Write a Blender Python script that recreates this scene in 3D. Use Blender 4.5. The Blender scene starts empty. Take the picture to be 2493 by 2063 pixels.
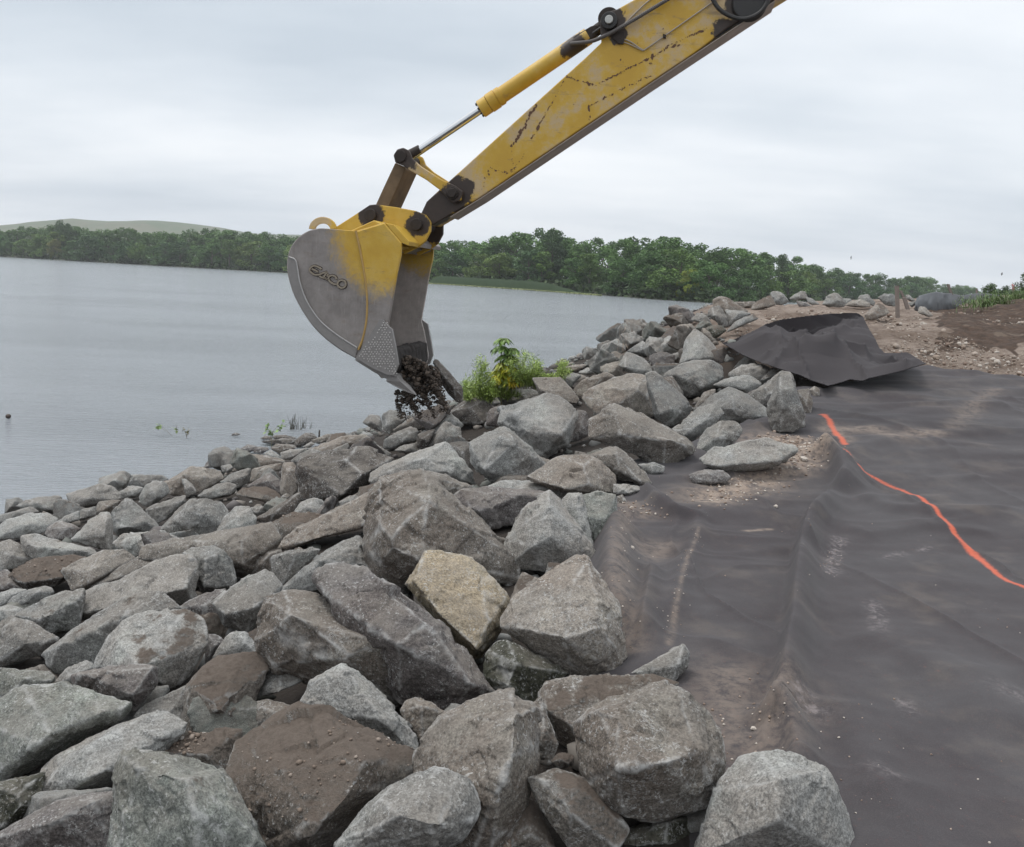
import bpy, bmesh, math, random
import numpy as np
from mathutils import Vector, Matrix
R_ = math.radians
random.seed(7)
RNG = np.random.default_rng(11)
SC = bpy.context.scene
COL = SC.collection

# ---------------------------------------------------------------- camera
EYE = 3.2                       # metres above the water (z = 0)
FPX, CX, CY = 2296.0, 1246.5, 1031.5
PITCH, ROLL = R_(8.82), R_(2.977)
_r0 = np.array([1.0, 0, 0]); FWD = np.array([0, math.cos(PITCH), -math.sin(PITCH)])
_u0 = np.array([0, math.sin(PITCH), math.cos(PITCH)])
RIGHT = math.cos(ROLL) * _r0 + math.sin(ROLL) * _u0
UP = -math.sin(ROLL) * _r0 + math.cos(ROLL) * _u0
CAM = np.array([0, 0, EYE])
cd = bpy.data.cameras.new('camera'); cam = bpy.data.objects.new('camera', cd); COL.objects.link(cam)
cd.sensor_fit = 'HORIZONTAL'; cd.sensor_width = 36; cd.lens = 36 * FPX / 2493
cd.clip_start = 0.05; cd.clip_end = 20000
M = Matrix.Identity(4)
for i in range(3):
    M[i][0] = RIGHT[i]; M[i][1] = UP[i]; M[i][2] = -FWD[i]; M[i][3] = CAM[i]
cam.matrix_world = M
SC.camera = cam

# ---------------------------------------------------------------- light
SUN_EL, SUN_AZ = R_(66), R_(-70)
w = bpy.data.worlds.new('World'); SC.world = w; w.use_nodes = True
nt = w.node_tree; nt.nodes.clear()
def wn(t, **k):
    n = nt.nodes.new(t)
    for a, b in k.items(): setattr(n, a, b)
    return n
out = wn('ShaderNodeOutputWorld'); bg = wn('ShaderNodeBackground'); nt.links.new(bg.outputs[0], out.inputs[0])
sky = wn('ShaderNodeTexSky', sky_type='NISHITA', sun_disc=False, sun_elevation=SUN_EL, sun_rotation=SUN_AZ, air_density=1.5, dust_density=4.0)
tc = wn('ShaderNodeTexCoord'); sep = wn('ShaderNodeSeparateXYZ'); nt.links.new(tc.outputs['Generated'], sep.inputs[0])
def wm(op, a, b=None, c=None):
    n = wn('ShaderNodeMath', operation=op)
    for i, v in enumerate((a, b, c)):
        if v is None: continue
        if isinstance(v, (int, float)): n.inputs[i].default_value = v
        else: nt.links.new(v, n.inputs[i])
    return n.outputs[0]
zz = wm('MAXIMUM', sep.outputs[2], 0.0)
den = wm('ADD', zz, 0.16)
cmb = wn('ShaderNodeCombineXYZ')
nt.links.new(wm('DIVIDE', sep.outputs[0], den), cmb.inputs[0]); nt.links.new(wm('DIVIDE', sep.outputs[1], den), cmb.inputs[1])
def wnoise(scale, detail, rough, off, sx=1.0):
    mp = wn('ShaderNodeMapping'); mp.inputs['Location'].default_value = off; mp.inputs['Scale'].default_value = (sx, 1, 1)
    nt.links.new(cmb.outputs[0], mp.inputs[0])
    n = wn('ShaderNodeTexNoise'); n.inputs['Scale'].default_value = scale; n.inputs['Detail'].default_value = detail
    n.inputs['Roughness'].default_value = rough; nt.links.new(mp.outputs[0], n.inputs['Vector']); return n.outputs[0]
def wramp(v, stops):
    r = wn('ShaderNodeValToRGB'); nt.links.new(v, r.inputs[0]); e = r.color_ramp.elements
    while len(e) < len(stops): e.new(0.5)
    for s, (p, c) in zip(e, stops): s.position = p; s.color = (*c, 1)
    return r.outputs[0]
clouds = wm('ADD', wm('MULTIPLY', wnoise(0.42, 5, 0.5, (3.1, 1.7, 0), 0.7), 0.70), wm('MULTIPLY', wnoise(1.1, 5, 0.55, (0, 5, 0), 0.5), 0.30))
ccol = wramp(clouds, [(0.36, (0.440, 0.510, 0.585)), (0.45, (0.590, 0.650, 0.715)), (0.54, (0.770, 0.810, 0.855)), (0.64, (0.920, 0.940, 0.960))])
hcol = wramp(wm('ADD', zz, wm('MULTIPLY', wnoise(0.9, 3, 0.5, (9, 2, 0)), 0.05)), [(0.0, (0.700, 0.745, 0.805)), (0.10, (0.705, 0.748, 0.810)), (0.40, (0.86, 0.885, 0.92)), (0.60, (1.35, 1.37, 1.39)), (1.0, (3.5, 3.5, 3.46))])
mx = wn('ShaderNodeMix', data_type='RGBA'); mx.inputs[0].default_value = 0.78
nt.links.new(hcol, mx.inputs[6]); nt.links.new(ccol, mx.inputs[7])
sm = wn('ShaderNodeMix', data_type='RGBA', blend_type='ADD'); sm.inputs[0].default_value = 1.0
sk = wn('ShaderNodeMix', data_type='RGBA', blend_type='MULTIPLY'); sk.inputs[0].default_value = 1.0
sk.inputs[7].default_value = (0.006, 0.006, 0.006, 1); nt.links.new(sky.outputs[0], sk.inputs[6])
nt.links.new(mx.outputs[2], sm.inputs[6]); nt.links.new(sk.outputs[2], sm.inputs[7])
nt.links.new(sm.outputs[2], bg.inputs[0]); bg.inputs[1].default_value = 1.0
sl = bpy.data.lights.new('sun', 'SUN'); so = bpy.data.objects.new('sun', sl); COL.objects.link(so)
sl.energy = 1.4; sl.angle = R_(13); sl.color = (1.0, 0.97, 0.93)
sd = Vector((math.sin(SUN_AZ) * math.cos(SUN_EL), math.cos(SUN_AZ) * math.cos(SUN_EL), math.sin(SUN_EL)))
so.rotation_euler = sd.to_track_quat('Z', 'Y').to_euler(); so.location = (0, -5, 30)
SC.view_settings.view_transform = 'Standard'; SC.view_settings.look = 'None'
SC.view_settings.exposure = 0.21; SC.view_settings.gamma = 1.0
SC.cycles.use_denoising = True; SC.cycles.denoiser = 'OPENIMAGEDENOISE'; SC.cycles.denoising_prefilter = 'ACCURATE'
SC.cycles.sample_clamp_direct = 4.0; SC.cycles.max_bounces = 6; SC.cycles.diffuse_bounces = 3; SC.cycles.glossy_bounces = 3
SC.cycles.transparent_max_bounces = 6; SC.cycles.volume_bounces = 0

# ---------------------------------------------------------------- helpers
def ray(px, py):                       # photograph pixels (2493 wide) -> direction, unit depth
    px = np.asarray(px, float)[..., None]; py = np.asarray(py, float)[..., None]
    return FWD + RIGHT * (px - CX) / FPX + UP * (CY - py) / FPX
def at(px, py, d): return CAM + ray(px, py) * np.asarray(d, float)[..., None]
DS = 2493 / 2100.0                     # coordinates read off the 2100-wide view
REG = dict(A=(0, 1100, 3.0), B=(0, 1550, 2.8), C=(600, 1050, 3.0), D=(650, 1550, 2.8), E=(1100, 750, 2.33333), F=(1200, 1250, 2.1378),
           G=(0, 480, 2.1), H=(1600, 600, 2.3516), I=(600, 450, 2.8971), J=(0, 1200, 6.0), K=(350, 1000, 4.2), L=(1350, 780, 5.25),
           M=(1700, 660, 4.2), N=(900, 800, 4.2), P=(2100, 640, 5.3435), Q=(600, 0, 2.625), S=(1200, 0, 2.625), T=(0, 0, 1 / DS), U=(720, 620, 13.125))
def px_(k, pts):
    ox, oy, s = REG[k]; return [(ox + x / s, oy + y / s) for x, y in pts]

def lerp(a, b, t): return a + (b - a) * t
def sstep(a, b, x):
    t = np.clip((x - a) / (b - a), 0, 1); return t * t * (3 - 2 * t)
def _hash(ix, iy, iz, s):
    h = (ix.astype(np.int64) * 374761393 + iy.astype(np.int64) * 668265263 + iz.astype(np.int64) * 2147483647 + s * 974634777) & 0xFFFFFFFF
    h = ((h ^ (h >> 13)) * 1274126177) & 0xFFFFFFFF
    h = ((h ^ (h >> 16)) * 2246822519) & 0xFFFFFFFF
    return ((h ^ (h >> 15)) & 0xFFFFFF) / float(0xFFFFFF)
def vnoise(p, s=0):
    p = np.asarray(p, float); f = np.floor(p); t = p - f; t = t * t * (3 - 2 * t); i = f.astype(np.int64); o = 0
    for dx in (0, 1):
        for dy in (0, 1):
            for dz in (0, 1):
                wgt = (t[..., 0] if dx else 1 - t[..., 0]) * (t[..., 1] if dy else 1 - t[..., 1]) * (t[..., 2] if dz else 1 - t[..., 2])
                o = o + wgt * _hash(i[..., 0] + dx, i[..., 1] + dy, i[..., 2] + dz, s)
    return o
def fbm(p, s=0, n=4, g=0.5):
    a, o, k = 1.0, 0.0, 0.0
    p = np.asarray(p, float)
    for j in range(n):
        o = o + a * (vnoise(p, s + j) - 0.5) * 2; k += a; a *= g; p = p * 2.03 + 7.1
    return o / k
def v3(x, y, z=0.0):
    x, y = np.broadcast_arrays(np.asarray(x, float), np.asarray(y, float)); return np.stack([x, y, np.full(x.shape, float(z))], -1)

# the lie of the land
_XW = np.array([(-40, -30), (0, -14.5), (4, -11.3), (8, -8.6), (11.7, -6.4), (14.7, -4.5), (18.6, -3.4), (21.6, -1.9), (30, 0.8), (37, 2.6), (60, 14), (120, 44), (400, 180)], float)
_XC = np.array([(-40, 3.5), (0, 1.3), (2.75, 1.0), (4.2, .62), (6, .72), (7.3, 1.1), (8.4, 2.1), (9.4, 2.9), (10.7, 3.3), (12.5, 3.0), (16.7, 3.3), (20, 4.2), (25, 6), (40, 12), (60, 24), (120, 54), (400, 190)], float)
_ZC = np.array([(-40, 1.6), (6, 1.6), (9, 1.95), (12, 2.3), (15, 2.72), (17, 2.86), (22, 2.86), (40, 2.7), (200, 2.4)], float)
def G(x, y):
    xw = np.interp(y, _XW[:, 0], _XW[:, 1]); xc = np.interp(y, _XC[:, 0], _XC[:, 1]); zc = np.interp(y, _ZC[:, 0], _ZC[:, 1])
    t = (x - xw) / (xc - xw)
    z = -0.16 + (zc + 0.16) * np.clip(t, -1.2, 1) ** 1.0
    tt = np.clip(t, 0, 1); z = z - 0.10 * np.sin(tt * math.pi) * (y > -99)
    rise = (0.030 * np.clip(x - 5.0, 0, 6) + 0.12 * np.clip(x - 8.4, 0, 4)) * sstep(9, 15, y) - 0.024 * np.clip(y - 18, 0, 40)
    return z + rise * (t > 1) + 0.0 * x
def hit(px, py, h=0.0, surf=None, tmax=60.0, tmin=1.0, n=700):
    surf = surf or G
    d = ray(px, py); T = np.geomspace(tmin, tmax, n)
    P = CAM + d[..., None, :] * T[:, None]
    g = P[..., 2] - np.maximum(surf(P[..., 0], P[..., 1]) + h, 0.02)
    below = g < 0; i = np.argmax(below, -1); i = np.where(below.any(-1), np.maximum(i, 1), len(T) - 1)
    g1 = np.take_along_axis(g, i[..., None], -1)[..., 0]; g0 = np.take_along_axis(g, i[..., None] - 1, -1)[..., 0]
    f = np.clip(g0 / (g0 - g1 + 1e-9), 0, 1)
    return T[i - 1] + (T[i] - T[i - 1]) * f          # depth
def hitp(px, py, h=0.0, surf=None): return CAM + ray(px, py) * np.asarray(hit(px, py, h, surf))[..., None]

def tag(o, label=None, cat=None, group=None, kind=None):
    if label: o['label'] = label
    if cat: o['category'] = cat
    if group: o['group'] = group
    if kind: o['kind'] = kind
    return o
def link(name, me, m=None, parent=None):
    o = bpy.data.objects.new(name, me); COL.objects.link(o)
    if m is not None:
        for q in (m if isinstance(m, (list, tuple)) else [m]): me.materials.append(q)
    if parent is not None: o.parent = parent; o.matrix_parent_inverse = Matrix.Translation(-parent.location)
    return o
def empty(name, loc):
    o = bpy.data.objects.new(name, None); COL.objects.link(o); o.location = loc; o.empty_display_size = 0.2; return o
def smooth(me, on=True): me.polygons.foreach_set('use_smooth', [on] * len(me.polygons))
def mesh_np(name, V, Fq, sm=True):
    """V (n,3); Fq list of arrays of faces with equal vertex counts"""
    me = bpy.data.meshes.new(name)
    if not isinstance(Fq, list): Fq = [Fq]
    Fq = [np.asarray(f) for f in Fq if len(f)]
    nl = sum(f.size for f in Fq); nf = sum(len(f) for f in Fq)
    me.vertices.add(len(V)); me.vertices.foreach_set('co', np.asarray(V, np.float32).ravel())
    me.loops.add(nl); me.loops.foreach_set('vertex_index', np.concatenate([f.ravel() for f in Fq]).astype(np.int32))
    me.polygons.add(nf); tot = np.concatenate([np.full(len(f), f.shape[1]) for f in Fq])
    me.polygons.foreach_set('loop_start', np.concatenate([[0], np.cumsum(tot)[:-1]]).astype(np.int32))
    me.update(calc_edges=True); me.validate()
    if sm: smooth(me)
    return me
def grid_faces(nr, nc, mask=None):
    i = np.arange(nr - 1)[:, None] * nc + np.arange(nc - 1)[None]
    f = np.stack([i, i + 1, i + nc + 1, i + nc], -1).reshape(-1, 4)
    if mask is not None: f = f[mask.ravel()[f].all(1)]
    return f
def attr(me, name, arr):
    arr = np.asarray(arr, np.float32)
    if arr.ndim == 1: a = me.attributes.new(name, 'FLOAT', 'POINT'); a.data.foreach_set('value', arr)
    else:
        a = me.attributes.new(name, 'FLOAT_COLOR', 'POINT')
        if arr.shape[1] == 3: arr = np.concatenate([arr, np.ones((len(arr), 1), np.float32)], 1)
        a.data.foreach_set('color', arr.ravel())

# node helper
class NM:
    def __init__(s, name, rough=0.85, bump=None):
        s.m = bpy.data.materials.new(name); s.m.use_nodes = True; s.t = s.m.node_tree
        s.p = s.t.nodes['Principled BSDF']; s.p.inputs['Roughness'].default_value = rough
        s.tc = s.n('ShaderNodeTexCoord'); s.obj = s.tc.outputs['Object']
    def n(s, t, **k):
        q = s.t.nodes.new(t)
        for a, b in k.items(): setattr(q, a, b)
        return q
    def put(s, sock, v):
        if v is None: return
        if isinstance(v, (int, float)):
            sock.default_value = v if not hasattr(sock.default_value, '__len__') else (v,) * len(sock.default_value)
        elif isinstance(v, (tuple, list)):
            sock.default_value = v if len(v) == len(sock.default_value) else (*v, 1)
        else: s.t.links.new(v, sock)
    def math(s, op, a, b=None, c=None, clamp=False):
        q = s.n('ShaderNodeMath', operation=op, use_clamp=clamp)
        for i, v in enumerate((a, b, c)): s.put(q.inputs[i], v)
        return q.outputs[0]
    def vm(s, op, a, b=None, out=0, scale=None):
        q = s.n('ShaderNodeVectorMath', operation=op); s.put(q.inputs[0], a); s.put(q.inputs[1], b)
        if scale is not None: s.put(q.inputs[3], scale)
        return q.outputs[out]
    def noise(s, scale, detail=4, rough=0.55, vec=None, dist=0.0, stretch=None, col=False):
        v = vec or s.obj
        if stretch:
            mp = s.n('ShaderNodeMapping'); s.put(mp.inputs[0], v); mp.inputs['Scale'].default_value = stretch; v = mp.outputs[0]
        q = s.n('ShaderNodeTexNoise'); s.put(q.inputs['Vector'], v)
        q.inputs['Scale'].default_value = scale; q.inputs['Detail'].default_value = detail; q.inputs['Roughness'].default_value = rough; q.inputs['Distortion'].default_value = dist
        return q.outputs[1 if col else 0]
    def voro(s, scale, vec=None, feature='F1'):
        q = s.n('ShaderNodeTexVoronoi', feature=feature); s.put(q.inputs['Vector'], vec or s.obj); q.inputs['Scale'].default_value = scale; return q.outputs[0]
    def rng(s, v, a, b, c=0.0, d=1.0, sm=True):
        q = s.n('ShaderNodeMapRange', interpolation_type='SMOOTHSTEP' if sm else 'LINEAR')
        s.put(q.inputs[0], v)
        for i, x in enumerate((a, b, c, d)): s.put(q.inputs[i + 1], x)
        return q.outputs[0]
    def mix(s, f, a, b, mode='MIX'):
        q = s.n('ShaderNodeMix', data_type='RGBA', blend_type=mode); s.put(q.inputs[0], f); s.put(q.inputs[6], a); s.put(q.inputs[7], b); return q.outputs[2]
    def attr(s, name, out=0):
        q = s.n('ShaderNodeAttribute', attribute_name=name); return q.outputs[out]
    def color(s, v): s.put(s.p.inputs['Base Color'], v); return s
    def rough(s, v): s.put(s.p.inputs['Roughness'], v); return s
    def bump(s, h, strength=0.5, dist=0.01):
        q = s.n('ShaderNodeBump'); s.put(q.inputs['Height'], h); s.put(q.inputs['Strength'], strength); q.inputs['Distance'].default_value = dist
        s.t.links.new(q.outputs[0], s.p.inputs['Normal']); return s
# ---------------------------------------------------------------- materials
def build_rock_mat():
    k = NM('rock_stone', 0.82)
    oi = k.n('ShaderNodeObjectInfo'); off = k.math('MULTIPLY', oi.outputs['Random'], 57.0)
    vec = k.vm('ADD', k.obj, off)
    n1 = k.noise(3.2, 7, 0.62, vec); n2 = k.noise(1.4, 4, 0.6, k.vm('ADD', vec, (9, 4, 2))); n3 = k.noise(26, 6, 0.7, vec)
    base = oi.outputs['Color']
    warm = k.mix(1.0, base, (0.92, 0.86, 0.82), 'MULTIPLY'); pale = k.mix(1.0, base, (1.24, 1.25, 1.22), 'MULTIPLY')
    c = k.mix(k.rng(n2, 0.42, 0.60), warm, base)
    c = k.mix(k.rng(n1, 0.52, 0.68), c, pale)
    c = k.mix(k.rng(n1, 0.50, 0.30), c, k.mix(1.0, c, (0.72, 0.72, 0.72), 'MULTIPLY'))
    c = k.mix(k.rng(n3, 0.3, 0.7), k.mix(1.0, c, (0.80, 0.80, 0.80), 'MULTIPLY'), k.mix(1.0, c, (1.16, 1.16, 1.15), 'MULTIPLY'))
    # pale bruises, scratches and chipped arrises
    vein = k.math('ABSOLUTE', k.math('SUBTRACT', k.noise(6.5, 6, 0.70, vec, 0.15), 0.5))
    vein = k.math('MULTIPLY', k.rng(vein, 0.012, 0.002), k.rng(k.noise(4.0, 3, 0.5, k.vm('ADD', vec, (3, 8, 1))), 0.50, 0.62))
    spk = k.math('MULTIPLY', k.rng(k.noise(75, 4, 0.72, vec), 0.555, 0.63), k.rng(k.noise(7, 4, 0.7, k.vm('ADD', vec, (1, 2, 7))), 0.34, 0.64))
    ed = k.math('MULTIPLY', k.attr('edge', 2), k.rng(k.noise(21, 6, 0.8, vec), 0.38, 0.55))
    w_ = k.math('MAXIMUM', k.math('MAXIMUM', k.math('MULTIPLY', vein, 0.55), k.math('MULTIPLY', spk, 0.75)), k.math('MULTIPLY', ed, 0.66))
    c = k.mix(k.rng(k.noise(120, 4, 0.8, vec), 0.36, 0.64), k.mix(1.0, c, (0.55, 0.55, 0.55), 'MULTIPLY'), k.mix(1.0, c, (1.42, 1.42, 1.41), 'MULTIPLY'))
    c = k.mix(w_, c, (0.50, 0.50, 0.49))
    # soil lying on the upward faces
    geo = k.n('ShaderNodeNewGeometry'); sp = k.n('ShaderNodeSeparateXYZ'); k.put(sp.inputs[0], geo.outputs['Normal'])
    up = k.rng(sp.outputs[2], 0.30, 0.85)
    dn = k.noise(5.5, 7, 0.66, k.vm('ADD', vec, (6, 6, 6)))
    thr = k.math('SUBTRACT', 0.80, k.math('MULTIPLY', oi.outputs['Alpha'], 0.55))
    dirt = k.math('MULTIPLY', up, k.rng(k.math('SUBTRACT', dn, thr), 0.0, 0.07))
    dc = k.mix(k.noise(50, 5, 0.7, vec), (0.070, 0.054, 0.044), (0.205, 0.168, 0.140))
    dust = k.math('MULTIPLY', k.math('MULTIPLY', up, 0.35), k.rng(dn, 0.35, 0.6))
    c = k.mix(dust, c, (0.26, 0.235, 0.205))
    c = k.mix(dirt, c, dc)
    k.color(c)
    h = k.math('ADD', k.math('MULTIPLY', k.noise(18, 8, 0.72, vec), 1.0), k.math('MULTIPLY', k.noise(75, 5, 0.7, vec), 0.45))
    h = k.math('ADD', h, k.math('MULTIPLY', dirt, k.noise(110, 4, 0.8, vec)))
    k.bump(h, 0.85, 0.012)
    k.p.inputs['Specular IOR Level'].default_value = 0.25
    return k.m
MAT_ROCK = build_rock_mat()

def simple(name, c, rough=0.8, var=0.25, scale=20, bump=0.3, metal=0.0, spec=0.5):
    k = NM(name, rough)
    n = k.noise(scale, 6, 0.65)
    k.color(k.mix(n, tuple(v * (1 - var) for v in c), tuple(min(1, v * (1 + var)) for v in c)))
    if bump: k.bump(k.noise(scale * 3, 5, 0.7), bump, 0.006)
    k.p.inputs['Metallic'].default_value = metal; k.p.inputs['Specular IOR Level'].default_value = spec
    return k.m

# ---------------------------------------------------------------- ground
def build_ground():
    def axis(a, b, step, lo, hi, n):
        core = np.arange(a, b, step); lft = a - np.geomspace(step, a - lo, n)[::-1]; rgt = b + np.geomspace(step, hi - b, n)
        return np.concatenate([lft, core, rgt])
    xs = axis(-9, 14, 0.07, -900, 1500, 40); ys = axis(1.0, 23, 0.07, -600, 900, 40)
    X, Y = np.meshgrid(xs, ys)
    Z = G(X, Y)
    p = v3(X, Y)
    near = np.exp(-((np.hypot(X, Y - 10)) / 40) ** 2)
    xc = np.interp(Y, _XC[:, 0], _XC[:, 1])
    right = sstep(-0.4, 0.6, X - xc); bank = right * sstep(10.2, 13.0, Y) * near
    Z = Z + near * 0.03 * fbm(p * 1.6, 3) + bank * (0.12 * fbm(p * 1.1, 21, 5, 0.55) + 0.035 * fbm(p * 5.5, 31, 4, 0.6) + 0.05 * (1 - np.abs(fbm(p * np.array([0.7, 2.6, 1]), 55, 3))) * sstep(6, 8, X))
    Z = Z - 0.55 * np.clip((X - xc) * 0 + 1, 0, 1) * (X < xc - 0.3) * 0.0
    V = np.stack([X, Y, Z], -1).reshape(-1, 3)
    me = mesh_np('ground', V, grid_faces(len(ys), len(xs)))
    # dark topsoil band on the right-hand bank, read from the photograph onto the slope
    soil = px_('P', [(920, 640), (1150, 590), (1500, 600), (2100, 520), (3000, 400), (3000, 1080), (2100, 1130), (1930, 1180), (1700, 1100), (1420, 1130), (1340, 1000),
                     (1100, 1110), (900, 1180), (690, 1160), (830, 1080), (1060, 930), (1080, 880), (930, 850), (960, 760)])
    poly = hitp([a for a, b in soil], [b for a, b in soil])[:, :2]
    sel = (X > 4) & (X < 30) & (Y > 8) & (Y < 40)
    ins = np.zeros(X.shape)
    xx, yy = X[sel] + 0.25 * fbm(v3(X[sel] * 2, Y[sel] * 2), 5), Y[sel] + 0.3 * fbm(v3(X[sel] * 2, Y[sel] * 2), 9)
    c = np.zeros(xx.shape, bool); n = len(poly)
    for i in range(n):
        x1, y1 = poly[i]; x2, y2 = poly[(i + 1) % n]
        cr = ((y1 > yy) != (y2 > yy)) & (xx < (x2 - x1) * (yy - y1) / (y2 - y1 + 1e-12) + x1); c ^= cr
    ins[sel] = c
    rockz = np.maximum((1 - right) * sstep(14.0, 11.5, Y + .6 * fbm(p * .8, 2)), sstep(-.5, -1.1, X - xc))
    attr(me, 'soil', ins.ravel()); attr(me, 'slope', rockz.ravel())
    k = NM('ground_earth', 0.95)
    n1 = k.noise(1.1, 7, 0.65); n2 = k.noise(9, 7, 0.72); n3 = k.noise(45, 5, 0.75)
    tan = k.mix(k.rng(n1, 0.35, 0.65), (0.155, 0.112, 0.084), (0.290, 0.232, 0.190))
    tan = k.mix(k.rng(n2, 0.45, 0.65), tan, k.mix(1.0, tan, (0.62, 0.57, 0.55), 'MULTIPLY'))
    grit = k.rng(k.voro(38), 0.28, 0.10); tan = k.mix(k.math('MULTIPLY', grit, k.rng(n1, 0.42, 0.62)), tan, (0.44, 0.41, 0.38))
    dark = k.mix(k.rng(n2, 0.3, 0.7), (0.034, 0.021, 0.014), (0.100, 0.060, 0.039))
    dark = k.mix(k.math('MULTIPLY', k.rng(k.noise(2.5, 5, 0.6), 0.55, 0.66), 0.5), dark, (0.22, 0.17, 0.13))
    c = k.mix(k.rng(k.attr('soil', 2), 0.25, 0.75), tan, dark)
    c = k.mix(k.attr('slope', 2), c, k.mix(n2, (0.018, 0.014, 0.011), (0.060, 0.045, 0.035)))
    k.color(c); k.bump(k.math('ADD', n2, k.math('MULTIPLY', n3, 0.5)), 1.0, 0.05)
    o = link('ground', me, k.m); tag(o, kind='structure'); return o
build_ground()

# ---------------------------------------------------------------- water
def build_water():
    xs = np.concatenate([-np.geomspace(30, 2300, 14)[::-1], np.linspace(-28, 28, 20), np.geomspace(30, 2300, 14)])
    ys = np.concatenate([[-400, -100, -20], np.linspace(0, 60, 30), np.geomspace(65, 2100, 20)])
    X, Y = np.meshgrid(xs, ys)
    me = mesh_np('lake_water', np.stack([X, Y, 0 * X], -1).reshape(-1, 3), grid_faces(len(ys), len(xs)))
    k = NM('lake_water', 0.12)
    k.color(k.mix(k.noise(0.05, 3), (0.255, 0.275, 0.298), (0.292, 0.312, 0.335)))
    g = k.n('ShaderNodeNewGeometry'); pos = g.outputs['Position']
    mp = k.n('ShaderNodeMapping'); k.put(mp.inputs[0], pos); mp.inputs['Rotation'].default_value = (0, 0, R_(-8)); v = mp.outputs[0]
    a = k.noise(3.4, 5, 0.65, v, 0.3, (0.45, 1.7, 1)); b = k.noise(11.0, 4, 0.65, v, 0.2, (0.5, 1.6, 1)); d = k.noise(0.35, 3, 0.5, v, 0, (0.5, 1.4, 1))
    patch = k.rng(k.noise(0.06, 4, 0.6, v, 0, (0.5, 1.6, 1)), 0.35, 0.65, 0.55, 1.15)
    ln = k.vm('DISTANCE', pos, (0, 0, 3.2), out=1)
    far = k.rng(ln, 8, 120, 1.0, 0.55, False)
    h = k.math('ADD', k.math('MULTIPLY', a, 0.100), k.math('ADD', k.math('MULTIPLY', b, 0.060), k.math('MULTIPLY', d, 0.02)))
    k.bump(k.math('MULTIPLY', h, patch), 1.0, 1.0)
    k.p.inputs['IOR'].default_value = 1.33
    o = link('lake_water', me, k.m); tag(o, kind='structure'); return o
build_water()

# ---------------------------------------------------------------- rocks
TONE = {a_: tuple(v * .88 for v in b_) for a_, b_ in dict(g=(0.205, 0.207, 0.202), w=(0.290, 0.292, 0.284), b=(0.172, 0.156, 0.140), t=(0.245, 0.222, 0.198), p=(0.150, 0.138, 0.136),
            y=(0.330, 0.290, 0.215), d=(0.085, 0.076, 0.070), e=(0.185, 0.195, 0.180), m=(0.062, 0.066, 0.050)).items()}
ROCKS = []          # (px outline, inner, tone, dirt, depth, label)
def parse(txt):
    for ln in txt.strip().splitlines():
        ln = ln.strip()
        if not ln or ln.startswith('#'): continue
        f = ln.split('|'); reg, tone, label, outl = f[0], f[1], f[2], f[3]
        inner = f[4] if len(f) > 4 else ''; opt = f[5] if len(f) > 5 else ''
        o = [tuple(map(float, q.split(','))) for q in outl.split()]
        i = [tuple(map(float, q.split(','))) for q in inner.split()]
        dirt = 0.28; D = None; dd = 0.0
        if tone[-1] in '0123456789': dirt = int(tone[-1]) / 9.0; tone = tone[:-1]
        for q in opt.split():
            if q[0] == 'D': D = float(q[1:])
            if q[0] == '+': dd = float(q[1:])
            if q[0] == '-': dd = -float(q[1:])
        ox, oy, s = REG[reg]
        ROCKS.append(([(ox + x / s, oy + y / s) for x, y in o], [(ox + x / s, oy + y / s, z) for x, y, z in i], tone, dirt, D, dd, label))
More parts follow.
